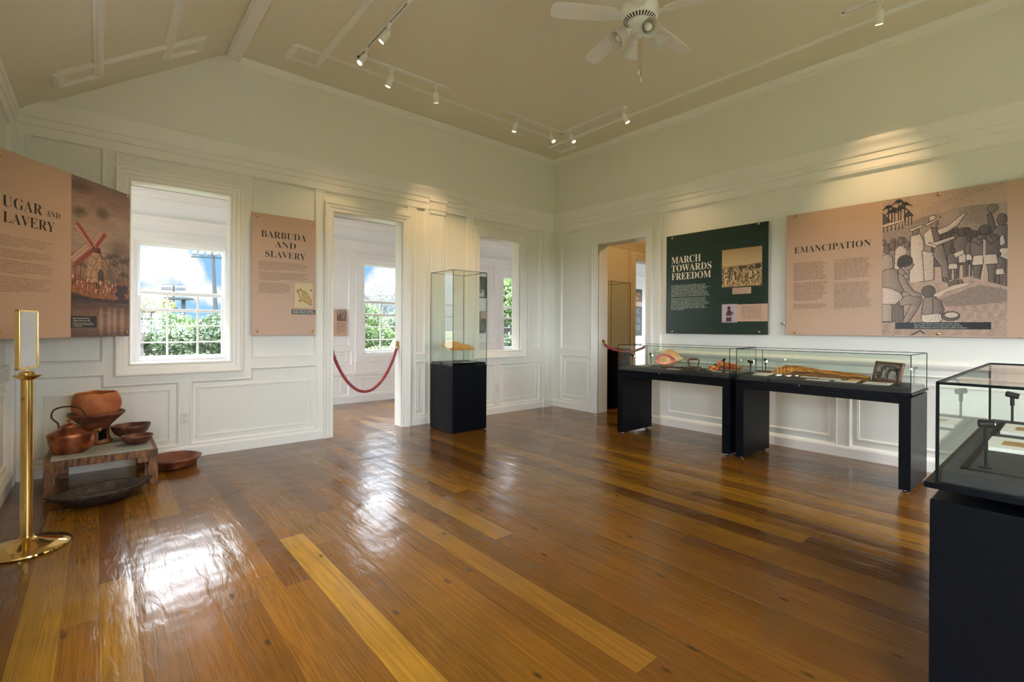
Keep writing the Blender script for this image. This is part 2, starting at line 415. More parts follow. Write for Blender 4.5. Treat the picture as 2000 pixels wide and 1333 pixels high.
def words(mb, mp, u0, u1, v0, v1, lines, seed=0, d=-.001, mirror=1, mi=0, last=.4, xh=.40):
    """rows of word-like marks for print too small to read"""
    rnd = random.Random(seed); lh = (v1-v0)/lines; W = abs(u1-u0)
    for k in range(lines):
        v = v1-(k+.75)*lh; x = 0; end = W*(last if k == lines-1 else rnd.uniform(.86, 1.0)); hh = lh*xh
        while x < end:
            nl = rnd.randint(2, 9)
            for j in range(nl):
                if x > end: break
                w = hh*rnd.uniform(.6, .95); g = w*.50
                top = hh*(1.45 if rnd.random() < .22 else 1.0); bot = -hh*.35 if rnd.random() < .1 else 0
                a = u0+mirror*x; b_ = u0+mirror*(x+g)
                mb.quad(mp(a, v+bot, d), mp(b_, v+bot, d), mp(b_, v+top, d), mp(a, v+top, d), mi)
                x += w*1.02
            x += hh*.7

# painted picture: a fine grid of coloured cells
class Canvas:
    def __init__(s, w, h, bg=(.5, .5, .5)):
        s.w, s.h = w, h; s.a = np.zeros((h, w, 3)); s.a[:] = bg
        ys, xs = np.mgrid[0:h, 0:w]; s.X = (xs+.5)/w; s.Y = (ys+.5)/h; s.rng = np.random.RandomState(5)
    def vgrad(s, stops):
        ys = [p for p, _ in stops]
        for k in range(3): s.a[..., k] = np.interp(s.Y, ys, [c[k] for _, c in stops])
    def mask(s, poly):
        m = np.zeros((s.h, s.w), bool); n = len(poly)
        for i in range(n):
            x1, y1 = poly[i]; x2, y2 = poly[(i+1) % n]
            if y1 == y2: continue
            c = ((y1 > s.Y) != (y2 > s.Y)) & (s.X < (x2-x1)*(s.Y-y1)/(y2-y1)+x1); m ^= c
        return m
    def fill(s, poly, col, al=1.0): m = s.mask(poly); s.a[m] = s.a[m]*(1-al)+np.array(col)*al; return m
    def ell(s, cx, cy, rx, ry, col, al=1.0):
        m = ((s.X-cx)/rx)**2+((s.Y-cy)/ry)**2 < 1; s.a[m] = s.a[m]*(1-al)+np.array(col)*al; return m
    def soft(s, cx, cy, rx, ry, col, al=1.0):
        g = np.clip(1-((s.X-cx)/rx)**2-((s.Y-cy)/ry)**2, 0, 1)[..., None]*al; s.a[:] = s.a*(1-g)+np.array(col)*g
    def line(s, pts, w, col, al=1.0):
        asp = s.h/s.w
        for (x1, y1), (x2, y2) in zip(pts[:-1], pts[1:]):
            dx, dy = x2-x1, (y2-y1)*asp; L2 = dx*dx+dy*dy+1e-12
            t = np.clip(((s.X-x1)*dx+(s.Y-y1)*asp*dy)/L2, 0, 1)
            dd = (s.X-x1-t*dx)**2+((s.Y-y1)*asp-t*dy)**2; m = dd < (w/2)**2
            s.a[m] = s.a[m]*(1-al)+np.array(col)*al
    def noise(s, amt, m=None, cell=1, aniso=1):
        r = s.rng.rand(s.h//cell+1, s.w//(cell*aniso)+1)
        r = np.repeat(np.repeat(r, cell, 0), cell*aniso, 1)[:s.h, :s.w, None]
        f = 1+(r-.5)*2*amt
        if m is None: s.a *= f
        else: s.a[m] *= np.broadcast_to(f, s.a.shape)[m]
    def shade(s, m, f): s.a[m] *= f
    def build(s, name, mp, u0, u1, v0, v1, d, parent, rough=.4):
        """u0 is the reader's left edge, v1 the top"""
        w, h = s.w, s.h; a = np.clip(s.a, 0, 1)
        lin = a.copy()
        us = np.linspace(u0, u1, w+1); vs = np.linspace(v1, v0, h+1)
        P0 = np.array(mp(0, 0, d), float); PU = np.array(mp(1, 0, d), float)-P0; PV = np.array(mp(0, 1, d), float)-P0
        G = P0+us[None, :, None]*PU+vs[:, None, None]*PV
        me = bpy.data.meshes.new(name)
        idx = np.arange((w+1)*(h+1)).reshape(h+1, w+1)
        q = np.stack([idx[:-1, :-1], idx[1:, :-1], idx[1:, 1:], idx[:-1, 1:]], -1).reshape(-1)
        nf = w*h
        me.vertices.add((w+1)*(h+1)); me.vertices.foreach_set('co', G.reshape(-1))
        me.loops.add(nf*4); me.loops.foreach_set('vertex_index', q.astype(np.int32))
        me.polygons.add(nf); me.polygons.foreach_set('loop_start', np.arange(0, nf*4, 4, dtype=np.int32))
        me.update(calc_edges=True)
        ca = me.color_attributes.new('ink', 'FLOAT_COLOR', 'CORNER')
        cc = np.ones((nf, 4, 4), np.float32); cc[..., :3] = lin.reshape(nf, 1, 3)
        ca.data.foreach_set('color', cc.reshape(-1))
        m = mat(name+'_ink', (.5, .5, .5), rough); n, l, b = nodes(m)
        at = n.new('ShaderNodeVertexColor'); at.layer_name = 'ink'; l.new(at.outputs[0], b.inputs['Base Color'])
        me.materials.append(m)
        o = bpy.data.objects.new(name, me); COL.objects.link(o); o.parent = parent; o.location = tuple(-q for q in parent.location)
        return o

# ------------------------------------------------------------------ setting
mA = lambda u, v, d: (u, 5.5+d, v)
mB = lambda u, v, d: (5.58+d, u, v)
mW = lambda u, v, d: (-.53-d, u, v)
mS = lambda u, v, d: (u, -2.4-d, v)
mPN = lambda u, v, d: (u, 7.77+d, v)
mPS = lambda u, v, d: (u, 5.69-d, v)
mRW = lambda u, v, d: (5.80-d, u, v)

def panel_wall(name, mp, u0, u1, v0, v1, holes=(), recs=(), depth=.018, thick=.19, material=None):
    us = sorted({u0, u1, *[x for r in list(holes)+list(recs) for x in (r[0], r[1]) if u0 < x < u1]})
    vs = sorted({v0, v1, *[x for r in list(holes)+list(recs) for x in (r[2], r[3]) if v0 < x < v1]})
    nu, nv = len(us)-1, len(vs)-1; D = [[0.0]*nv for _ in range(nu)]
    for i in range(nu):
        for j in range(nv):
            cu, cv = (us[i]+us[i+1])/2, (vs[j]+vs[j+1])/2
            for r in recs:
                if r[0] < cu < r[1] and r[2] < cv < r[3]: D[i][j] = r[4] if len(r) > 4 else depth
            for r in holes:
                if r[0] < cu < r[1] and r[2] < cv < r[3]: D[i][j] = None
    mb = MB()
    for i in range(nu):
        for j in range(nv):
            d = D[i][j]; a, b, c, e = us[i], us[i+1], vs[j], vs[j+1]
            if d is not None: mb.quad(mp(a, c, d), mp(b, c, d), mp(b, e, d), mp(a, e, d))
            dd = thick if d is None else d
            if i+1 < nu:
                d2 = thick if D[i+1][j] is None else D[i+1][j]
                if abs(dd-d2) > 1e-6: mb.quad(mp(b, c, dd), mp(b, e, dd), mp(b, e, d2), mp(b, c, d2))
            if j+1 < nv:
                d2 = thick if D[i][j+1] is None else D[i][j+1]
                if abs(dd-d2) > 1e-6: mb.quad(mp(a, e, dd), mp(b, e, dd), mp(b, e, d2), mp(a, e, d2))
    o = mb.build(name, material); struct(o); return o
def rect(r): return [(r[0], r[2]), (r[1], r[2]), (r[1], r[3]), (r[0], r[3])]
def ovolo(dp): return [(.004, 0), (.004, -.004), (-.002, -.007), (-.008, -.006), (-.013, 0), (-.019, dp*.6), (-.024, dp)]
def bead(d0): return [(-.012, d0), (-.011, d0-.007), (-.006, d0-.012), (0, d0-.010), (.004, d0-.013), (.009, d0-.010), (.012, d0)]
CASING = [(0, .01), (0, -.016), (.010, -.021), (.018, -.016), (.045, -.019), (.049, -.026), (.080, -.029), (.086, -.037), (.100, -.040), (.108, -.034), (.108, .002)]
tn = [0]
def trim(mb, material=None, label=None):
    tn[0] += 1; o = mb.build('trim_%d' % tn[0], material or M_trim); struct(o, label); return o

# wall A (north)
holesA = [(.205, .99, .91, 2.555), (2.015, 2.88, -1, 2.56), (4.07, 4.845, .92, 2.545), (7.78, 8.70, -1, 2.56)]
recA = [(-.45, .02, .93, 2.81), (1.175, 1.825, .93, 2.815), (3.065, 3.215, .90, 2.815), (3.53, 3.885, .93, 2.82), (5.02, 5.27, .93, 2.80),
        (.10, 1.08, 2.69, 2.805), (1.905, 2.985, 2.69, 2.805), (3.965, 4.95, 2.69, 2.805),
        (-.42, .57, .118, .726), (.657, 1.84, .118, .726), (1.175, 1.84, .70, .828), (-.42, .03, .70, .828), (3.07, 3.215, .118, .815), (3.53, 4.37, .118, .726), (4.462, 5.27, .118, .73)]
wall_n = panel_wall('wall_north', mA, -.9, 9.6, 0, 4.02, holesA, recA, material=M_wA)
mb = MB()
for r in recA:
    if r in ((.657, 1.84, .118, .726), (1.175, 1.84, .70, .828), (-.42, .57, .118, .726), (-.42, .03, .70, .828)): continue
    mb.sweep(mA, rect(r), ovolo(.018))
mb.sweep(mA, [(.657, .118), (1.84, .118), (1.84, .828), (1.175, .828), (1.175, .726), (.657, .726)], ovolo(.018))
mb.sweep(mA, [(-.42, .118), (.57, .118), (.57, .726), (.03, .726), (.03, .828), (-.42, .828)], ovolo(.018))
for r in ((.72, 1.755, .192, .657), (-.34, .497, .185, .657), (4.533, 5.20, .197, .655), (3.60, 4.30, .19, .655), (3.105, 3.18, .2, .74)):
    mb.sweep(mA, rect(r), bead(.018))
trim(mb, label='panel mouldings of the wall with the open doorway')
# pilasters
for (a, b) in ((3.265, 3.485), (5.335, 5.465), (-.53, -.47)):
    mb = MB()
    mb.mbox(mA, a, b, 0, 2.80, -.022, 0)
    if a > 0:
        mb.mbox(mA, a+.03, a+.045, .16, 2.72, -.030, -.02); mb.mbox(mA, b-.045, b-.03, .16, 2.72, -.030, -.02)
        mb.mbox(mA, a-.008, b+.008, 2.74, 2.79, -.034, 0); mb.mbox(mA, a-.016, b+.016, 2.79, 2.90, -.042, 0); mb.mbox(mA, a-.022, b+.022, 2.895, 2.93, -.052, 0)
        mb.mbox(mA, a-.006, b+.006, 0, .12, -.034, 0)
    trim(mb)
CORN = [(2.787, 0), (2.787, -.012), (2.80, -.018), (2.868, -.018), (2.872, -.034), (2.930, -.034), (2.936, -.050), (2.95, -.056), (2.975, -.060), (3.00, -.072), (3.03, -.092), (3.045, -.098), (3.068, -.098), (3.078, -.088), (3.08, 0)]
CORN = [(v_, d_*.6) for v_, d_ in CORN]
def straight(mb, mp, u0, u1, prof):
    vs = [mp(u, v, d) for u in (u0, u1) for v, d in prof]; m = len(prof)
    mb.add(vs, [(k, k+1, m+k+1, m+k) for k in range(m-1)]+[tuple(range(m)), tuple(range(2*m-1, m-1, -1))])
for mp, a, b in ((mA, -.53, 5.58), (mB, -2.4, 5.5), (mW, -2.4, 5.5), (mS, -.53, 5.58)):
    mb = MB(); straight(mb, mp, a, b, CORN); trim(mb, label='wide stepped cornice moulding')
CROWN = [(3.84, 0), (3.845, -.014), (3.862, -.018), (3.866, -.026), (3.90, -.034), (3.93, -.055), (3.945, -.062), (3.962, -.062)]
CROWN = [(3.96-(3.96-v_)*.72, d_*.6) for v_, d_ in CROWN]
for mp, a, b in ((mA, .98, 5.58), (mB, -2.4, 5.5), (mS, .98, 5.58)):
    mb = MB(); straight(mb, mp, a, b, CROWN); trim(mb, label='small crown moulding under the flat ceiling')

def baseboard(name, mp, spans, h=.108, t=.016, m=None):
    mb = MB()
    for a, b in spans:
        vs = [mp(u, v, d) for u in (a, b) for v, d in ((0, 0), (0, -t), (h-.02, -t), (h-.008, -t*.7), (h, -t*.35), (h, 0))]
        mb.add(vs, [(k, k+1, 6+k+1, 6+k) for k in range(5)]+[tuple(range(6)), tuple(range(11, 5, -1))])
    o = mb.build(name, m or M_trim); struct(o); return o
baseboard('baseboard_north', mA, [(-.53, 1.905), (2.99, 3.26), (3.49, 5.33), (5.47, 5.58)])
baseboard('baseboard_east', mB, [(-2.4, 3.66), (4.70, 5.5)])
baseboard('baseboard_west', mW, [(-2.4, 5.5)])
baseboard('baseboard_south', mS, [(-.53, 5.58)])

def casing(name, mp, r, mapped_jamb_thick=.19, full=False, label=None, thick=.19):
    """door/window opening: moulded casing + plain jamb lining"""
    root = MB()
    if full: root.sweep(mp, rect(r), CASING)
    else: root.sweep(mp, [(r[1], 0), (r[1], r[3]), (r[0], r[3]), (r[0], 0)], CASING, closed=False)
    if full: # a thin sill board inside the opening
        pass
    o = root.build(name, M_trim); struct(o, label)
    return o
casing('door_1', mA, (2.015, 2.88, 0, 2.56), label='open doorway to the veranda')
casing('window_1', mA, (.205, .99, .91, 2.555), full=True, label='open window frame beside the mill sign')
casing('window_2', mA, (4.07, 4.845, .92, 2.545), full=True, label='open window frame behind the tall case')
casing('door_2', mB, (3.77, 4.59, 0, 2.485), label='open doorway to the dim side room')
casing('door_3', mA, (7.78, 8.70, 0, 2.56))

# wall B (east)
recB = [(4.76, 5.35, .118, .83), (4.76, 5.35, .925, 2.76), (-2.3, 3.565, .955, 2.785), (1.554, 3.551, .10, .845), (-.38, 1.45, .10, .845), (-2.3, -.5, .10, .845)]
panel_wall('wall_east', mB, -2.5, 5.5, 0, 4.02, [(3.77, 4.59, -1, 2.485)], recB, thick=.22, material=M_wB)
mb = MB()
for r in recB[:2]: mb.sweep(mB, rect(r), ovolo(.018))
mb.sweep(mB, rect(recB[2]), ovolo(.018))
for r in recB[3:]: mb.sweep(mB, rect(r), ovolo(.018))
for r in ((4.80, 5.27, .2, .75), (1.625, 3.42, .187, .76), (-.30, 1.379, .187, .76), (-2.2, -.6, .187, .76)): mb.sweep(mB, rect(r), bead(.018))
straight(mb, mB, -2.4, 3.60, [(.90, 0), (.905, -.010), (.925, -.022), (.945, -.026), (.957, -.020), (.958, 0)])
trim(mb, label='panel mouldings of the wall behind the table cases')

# wall W (west) with windows behind the sign and beside the camera; wall S (south)
winW = [(2.0, 2.95, .80, 2.34), (-1.9, -.85, .80, 2.34)]
recW = [(3.1, 4.35, .93, 2.80), (4.5, 5.3, .93, 2.80), (3.1, 4.35, .118, .83), (4.5, 5.3, .118, .83), (-.7, 1.85, .93, 2.8), (-.7, 1.85, .118, .83)]
panel_wall('wall_west', mW, -2.5, 5.5, 0, 4.02, winW, recW, material=M_wB)
mb = MB()
for r in recW: mb.sweep(mW, rect(r), ovolo(.018))
for r in ((3.18, 4.27, .19, .75), (4.58, 5.22, .19, .75), (-.6, 1.75, .19, .75)): mb.sweep(mW, rect(r), bead(.018))
mb.mbox(mW, 5.36, 5.47, 0, 2.8, -.022, 0)
trim(mb)
winS = [(.5, 1.5, .80, 2.34), (2.6, 3.6, .80, 2.34), (4.3, 5.2, .80, 2.34)]
panel_wall('wall_south', mS, -.6, 5.7, 0, 4.02, winS, [(-.4, 5.4, .118, .72)], material=M_wA)

# veranda beyond wall A
PORX0, PORX1 = -2.6, 12.2
winP = [(-1.70, -.68, .80, 2.34), (.335, 1.355, .80, 2.34), (3.345, 4.365, .80, 2.34), (6.38, 7.40, .80, 2.34), (9.4, 10.4, .80, 2.34)]
recP = [(-.55, -.1, .93, 2.45), (1.65, 3.12, .93, 2.45), (4.62, 6.10, .93, 2.45), (7.7, 9.2, .93, 2.45), (2.3, 3.16, .62, .86),
        (-2.4, .9, .125, .46), (1.05, 3.12, .125, .46), (3.20, 5.0, .125, .46), (5.1, 7.0, .125, .46), (7.1, 11, .125, .46)]
panel_wall('wall_veranda_north', mPN, PORX0, PORX1, 0, 3.1, winP, recP, thick=.12, material=M_por)
mb = MB()
for r in recP: mb.sweep(mPN, rect(r), ovolo(.018))
mb.sweep(mPN, rect((2.4, 3.08, .68, .80)), bead(.018))
for r in ((1.2, 2.98, .18, .40), (3.32, 4.85, .18, .40)): mb.sweep(mPN, rect(r), bead(.018))
straight(mb, mPN, PORX0, PORX1, [(2.50, 0), (2.505, -.02), (2.55, -.024), (2.60, -.05), (2.66, -.07), (2.67, 0)])
straight(mb, mPN, PORX0, PORX1, [(2.90, 0), (2.91, -.03), (2.95, -.05), (2.99, -.09), (3.0, -.1), (3.0, 0)])
straight(mb, mPN, PORX0, PORX1, [(0, 0), (0, -.018), (.11, -.018), (.12, 0)])
straight(mb, mPN, PORX0, PORX1, [(.475, 0), (.48, -.02), (.50, -.02), (.505, 0)])
for w in winP:
    mb.sweep(mPN, rect((w[0]-.02, w[1]+.02, w[2]-.02, w[3]+.02)), [(0, .0), (0, -.02), (.02, -.025), (.08, -.02), (.10, -.026), (.10, 0)])
    mb.mbox(mPN, w[0]-.13, w[0]-.12, .5, 2.52, -.016, 0); mb.mbox(mPN, w[1]+.12, w[1]+.13, .5, 2.52, -.016, 0)
mb.mbox(mPN, 6.14, 6.25, .5, 2.52, -.03, 0)
trim(mb, M_por, 'white veranda wall mouldings')
panel_wall('wall_veranda_south', mPS, PORX0, PORX1, 0, 4.02, [(.205, .99, .91, 2.555), (2.015, 2.88, -1, 2.56), (4.07, 4.845, .92, 2.545), (7.78, 8.70, -1, 2.56)], thick=0.0001, material=M_por)
mPW = lambda u, v, d: (PORX0-d, u, v)
mPE = lambda u, v, d: (PORX1+d, u, v)
winPE_added = [(6.05, 7.35, .80, 2.34)]  # unseen end-wall windows, added to let more daylight into the veranda
panel_wall('wall_veranda_west', mPW, 5.69, 7.77, 0, 3.9, winPE_added, (), thick=.12, material=M_por)
panel_wall('wall_veranda_east', mPE, 5.69, 7.77, 0, 3.9, winPE_added, (), thick=.12, material=M_por)
mb = MB(); zc = lambda y: 3.0+(7.77-y)*.42
mb.quad((PORX0, 5.69, zc(5.69)), (PORX1, 5.69, zc(5.69)), (PORX1, 7.77, 3.0), (PORX0, 7.77, 3.0))
struct(mb.build('ceiling', M_por), 'sloping white veranda ceiling')
mb = MB()
for (x0, x1) in ((-.9, 2.1), (2.9, 5.6), (6.3, 9)):
    mz = lambda u, v, d: (u, v, zc(v)+d)
    mb.sweep(mz, rect((x0, x1, 6.1, 7.35)), [(-.02, 0), (-.02, -.012), (.0, -.02), (.02, -.012), (.02, 0)])
trim(mb, M_por)

# main ceiling: flat part, sloping part, bend beam, crossed-corner frames
mb = MB()
mb.quad((.95, -2.5, 3.96), (5.7, -2.5, 3.96), (5.7, 5.6, 3.96), (.95, 5.6, 3.96))
mb.quad((-.56, -2.5, 2.93), (.95, -2.5, 3.96), (.95, 5.6, 3.96), (-.56, 5.6, 2.93))
struct(mb.build('ceiling', M_ceil), 'cream ceiling, flat with one sloping side')
mb = MB(); mb.box(.955, 1.055, -2.4, 5.5, 3.905, 3.97); mb.box(.94, .957, -2.4, 5.5, 3.93, 3.975); trim(mb, label='square beam where the ceiling bends')
SB = [(-.03, 0), (-.03, -.010), (-.018, -.016), (-.010, -.024), (.010, -.024), (.018, -.016), (.03, -.010), (.03, 0)]
def strip(mb, mp, a, b, k_=1.0):
    """moulding strip from a to b in (u,v)"""
    A, B = Vector(a), Vector(b); t = (B-A).normalized(); n = Vector((t.y, -t.x)); m = len(SB)
    vs = [mp(*(P+n*o), d*k_) for P in (A, B) for o, d in SB]
    mb.add(vs, [(k, k+1, m+k+1, m+k) for k in range(m-1)]+[tuple(range(m)), tuple(range(2*m-1, m-1, -1))])
def crossed(mb, mp, x0, x1, y0, y1, e=.27, ky=1.0):
    """frame whose sides run past each corner, closed by short pieces into small squares"""
    strip(mb, mp, (x0, y0-e), (x0, y1+e)); strip(mb, mp, (x1, y0-e), (x1, y1+e))
    strip(mb, mp, (x0-e, y0), (x1+e, y0), ky); strip(mb, mp, (x0-e, y1), (x1+e, y1), ky)
    for X, sx in ((x0, -1), (x1, 1)):
        for Y_, sy in ((y0, -1), (y1, 1)):
            strip(mb, mp, (X+sx*e, Y_), (X+sx*e, Y_+sy*e)); strip(mb, mp, (X, Y_+sy*e), (X+sx*e, Y_+sy*e), ky)
mb = MB(); crossed(mb, lambda u, v, d: (u, v, 3.96+d), 1.69, 5.10, -1.5, 4.88, ky=.25)
trim(mb, label='crossed-corner moulding frame on the flat ceiling')
sl_ = (3.96-2.93)/1.51; nx = -math.sin(math.atan(sl_)); nzz = math.cos(math.atan(sl_))
mb = MB(); crossed(mb, lambda u, v, d: (u+nx*d, v, 2.93+(u+.56)*sl_+nzz*d), -.02, .43, -1.5, 4.96, e=.235)
trim(mb, label='crossed-corner moulding frame on the sloping ceiling')

# floors
mb = MB(); mb.quad((-.9, -2.6, 0), (5.6, -2.6, 0), (5.6, 5.52, 0), (-.9, 5.52, 0)); struct(mb.build('floor', M_floor), 'varnished pine board floor')
mb = MB(); mb.quad((PORX0, 5.52, 0), (PORX1, 5.52, 0), (PORX1, 7.8, 0), (PORX0, 7.8, 0)); struct(mb.build('floor', M_floor), 'veranda board floor')
mb = MB(); mb.quad((5.6, .8, 0), (9.6, .8, 0), (9.6, 5.52, 0), (5.6, 5.52, 0)); struct(mb.build('floor', M_floor), 'side room board floor')

# side room beyond door B
panel_wall('wall_side_room_west', mRW, .8, 5.5, 0, 3.3, [(3.77, 4.59, -1, 2.485)], thick=.0001, material=M_roomB)
mb = MB(); mb.quad((9.6, .8, 0), (9.6, 5.5, 0), (9.6, 5.5, 3.3), (9.6, .8, 3.3)); struct(mb.build('wall_side_room_east', M_roomB))
mb = MB(); mb.quad((5.8, .8, 0), (9.6, .8, 0), (9.6, .8, 3.3), (5.8, .8, 3.3)); struct(mb.build('wall_side_room_south', M_roomB))
mb = MB(); mb.quad((5.6, .8, 3.3), (9.6, .8, 3.3), (9.6, 5.5, 3.3), (5.6, 5.5, 3.3)); struct(mb.build('ceiling', M_roomB))
mb = MB(); straight(mb, mA, 5.8, 9.6, [(2.74, 0), (2.75, -.02), (2.80, -.03), (2.86, -.07), (2.9, -.08), (2.9, 0)]); mb.mbox(mA, 7.55, 7.63, 0, 2.74, -.02, 0)
mb.mbox(mA, 5.8, 7.55, .88, .93, -.02, 0); trim(mb, M_roomB)
ld = bpy.data.lights.new('side_room_lamp', 'SPOT'); ld.energy = 45; ld.color = (1, .52, .16); ld.shadow_soft_size = .06; ld.spot_size = 2.3; ld.spot_blend = .8
lo = bpy.data.objects.new('side_room_lamp', ld); COL.objects.link(lo); lo.location = (7.0, 3.3, 3.2)
lo.rotation_euler = (Vector((7.0, 3.3, 3.2))-Vector((7.2, 5.4, 1.6))).to_track_quat('Z', 'Y').to_euler()

# sash windows
wcount = [3]
def sash(mp, r, flip=1, name=None):
    """double-hung window filling hole r: meeting rail, lifted lower sash with small panes"""
    u0, u1, v0, v1 = r; W = u1-u0; f = flip
    nm = 'window_%d' % wcount[0]; wcount[0] += 1
    mb = MB(); t = .03
    mb.mbox(mp, u0, u0+t, v0, v1, .02*f, .10*f); mb.mbox(mp, u1-t, u1, v0, v1, .02*f, .10*f); mb.mbox(mp, u0+t, u1-t, v1-t, v1, .02*f, .10*f); mb.mbox(mp, u0+t, u1-t, v0, v0+.025, .0, .10*f)
    o = mb.build(nm, M_por, bevel=.003); struct(o)
    U = MB(); a, b = u0+t, u1-t      # upper sash, single pane
    U.mbox(mp, a, a+.022, v0+.86, v1-t, .065*f, .09*f); U.mbox(mp, b-.022, b, v0+.86, v1-t, .065*f, .09*f)
    U.mbox(mp, a+.0221, b-.0221, v0+.855, v0+.905, .06*f, .09*f); U.mbox(mp, a+.0221, b-.0221, v1-t-.02, v1-t, .065*f, .09*f)
    U.build('upper_sash', M_por, o, bevel=.003)
    S = MB()                          # lower sash with muntins
    S.mbox(mp, a, a+.03, v0+.025, v0+.855, .04*f, .066*f); S.mbox(mp, b-.03, b, v0+.025, v0+.855, .04*f, .066*f)
    S.mbox(mp, a, b, v0+.64, v0+.68, .035*f, .066*f); S.mbox(mp, a, b, v0+.025, v0+.06, .035*f, .066*f)
    for k in (1, 2): S.mbox(mp, u0+W*k/3-.011, u0+W*k/3+.011, v0+.06, v0+.855, .042*f, .064*f)
    for z in (.235, .455): S.mbox(mp, a, b, v0+z-.009, v0+z+.009, .043*f, .063*f)
    S.build('lower_sash', M_por, o, bevel=.002)
    G = MB(); G.quad(mp(a, v0+.04, .055*f), mp(b, v0+.04, .055*f), mp(b, v0+.87, .055*f), mp(a, v0+.87, .055*f))
    G.quad(mp(a, v0+.88, .078*f), mp(b, v0+.88, .078*f), mp(b, v1-t, .078*f), mp(a, v1-t, .078*f))
    G.build('pane', M_pane, o)
    return o
for r in winP: sash(mPN, r)
for r in winPE_added: sash(mPW, r); sash(mPE, r)
for r in winW: sash(mW, r)
for r in winS: sash(mS, r)
# light portals in the outside windows (they emit nothing; they only guide sampling)
def portal(mp, r, d):
    l = bpy.data.lights.new('portal', 'AREA'); l.shape = 'RECTANGLE'; l.size = r[1]-r[0]; l.size_y = r[3]-r[2]; l.cycles.is_portal = True
    o = bpy.data.objects.new('portal', l); COL.objects.link(o)
    c = Vector(mp((r[0]+r[1])/2, (r[2]+r[3])/2, d)); inn = Vector(mp(0, 0, -1))-Vector(mp(0, 0, 0)); o.location = c
    o.rotation_euler = (-inn).to_track_quat('Z', 'Y').to_euler()
for r in winP: portal(mPN, r, .13)
for r in winPE_added: portal(mPW, r, .13); portal(mPE, r, .13)
for r in winW: portal(mW, r, .13)
for r in winS: portal(mS, r, .13)
#MARK_OBJECTS
# ------------------------------------------------------------------ things
def wp(mb, name, m, root, **k):
    return mb.build(name, m, root, loc=tuple(-c for c in root.location), **k)
def bolt(mp, u, v, root, d0=.0, r=.013, t=.05, m=None):
    mb = MB(); c = Vector(mp(u, v, 0)); n = (Vector(mp(u, v, -1))-c).normalized()
    mb.tube([c-n*t, c+n*.004], r*.6, 12); mb.tube([c+n*.0005, c+n*.006, c+n*.009], [r, r, r*.7], 16)
    return wp(mb, 'bolt', m or M_brass, root, smooth=True)
def board(mp, u0, u1, v0, v1, t, root, mface):
    a, b = min(u0, u1), max(u0, u1)
    mb = MB(); mb.mbox(mp, a, b, v0, v1, 0, t); mb.mi = [0]*6; mb.mi[0] = 1
    return wp(mb, 'board', [M_edgep, mface], root)

# --- SUGAR and SLAVERY board across the corner
P0 = Vector((.195, 5.446)); DS = Vector((.6101, .7923)); NA = Vector((-.7923, .6101))
mSg = lambda s, z, d: (P0.x+DS.x*s+NA.x*d, P0.y+DS.y*s+NA.y*d, z)
sg = thing('exhibit_sign', 'wide beige board titled SUGAR AND SLAVERY with a windmill painting, across the corner', 'sign', mSg(-.59, 1.16, .01))
mb = MB(); mb.mbox(mSg, -1.178, 0, 1.160, 2.405, 0, .012); mb.mi = [0]*6; mb.mi[0] = 1
wp(mb, 'board', [M_edgep, M_beige], sg)
mb = MB()
text(mb, mSg, 'S', -1.172, 2.03, .070, width=.036); text(mb, mSg, 'UGAR', -1.122, 2.031, .071, width=.283)
text(mb, mSg, 'AND', -.809, 2.037, .040, width=.112); text(mb, mSg, 'S', -1.172, 1.927, .070, width=.036); text(mb, mSg, 'LAVERY', -1.118, 1.928, .069, width=.378)
wp(mb, 'title', M_ink, sg)
mb = MB()
rows = [(1.850, ['peoples were mainly put to work on plantations to grow sugar', 'which, when reaped and processed, generated massive', 'one of the holy trinity of sugar products: molasses, and rum', 'believed, but and many more contrary to the artists', 'depictions of the time.']),
        (1.761, ['planters directly profited from slave trading and owners, not', 'representatives of Britain\'s Empire, but also as proprietors of', 'those that employed enslaved labour, thoughts had a plantation', 'operation in Antigua of sugar is used.']),
        (1.686, ['was managed enslaved people and considering property,', 'physical punishment to enforce the labour regime and instilling', 'it imposing alongside physical violence in their range of terror.', 'enslaved person over the age of six was put to work in some', 'contribute in the enterprise of sugar, whether in the fields, or', 'as do in the houses in service.']),
        (1.578, ['the people worked unceasingly but were not compensated and', 'an instance of uprisings in 1701 and 1831, as well as the', 'conspiracy of King Court in 1736, collected a spirit of', 'are to their bondage, despite episodes of resistance,', 'and generations survived slavery by building community and', 'over kind nurturing cultural practices off the backs and even', 'the eyes of their masters.'])]
for v, ls in rows:
    for k, t in enumerate(ls):
        V, F = glyphs(t, 0, False); w = min(.40, (V[:, 0].max()-V[:, 0].min())*.0148)
        text(mb, mSg, t, -1.135, v-.0135-k*.0152, .0076, width=w, ser=False, off=0)
wp(mb, 'body_text', M_inkb, sg)
c = Canvas(190, 410)
c.vgrad([(0, (.13, .085, .07)), (.12, (.20, .12, .09)), (.3, (.27, .19, .15)), (.5, (.26, .17, .13)), (.62, (.25, .12, .07)), (.70, (.14, .05, .03)), (.75, (.03, .022, .028)), (.80, (.10, .05, .035)), (.9, (.24, .13, .09)), (1, (.09, .045, .035))])
for (x, y, rx, ry, col, al) in [(.10, .06, .3, .05, (.07, .04, .035), .8), (.12, .22, .16, .045, (.07, .045, .035), .9), (.50, .19, .14, .055, (.08, .05, .04), .9), (.35, .24, .3, .03, (.30, .17, .10), .6), (.75, .08, .3, .06, (.17, .10, .08), .6), (.8, .22, .25, .04, (.34, .22, .15), .5), (.78, .42, .3, .09, (.12, .075, .06), .8), (.35, .40, .4, .10, (.34, .26, .21), .5), (.9, .5, .3, .1, (.20, .13, .10), .7)]:
    c.soft(x, y, rx, ry, col, al)
c.noise(.10, cell=6, aniso=3)
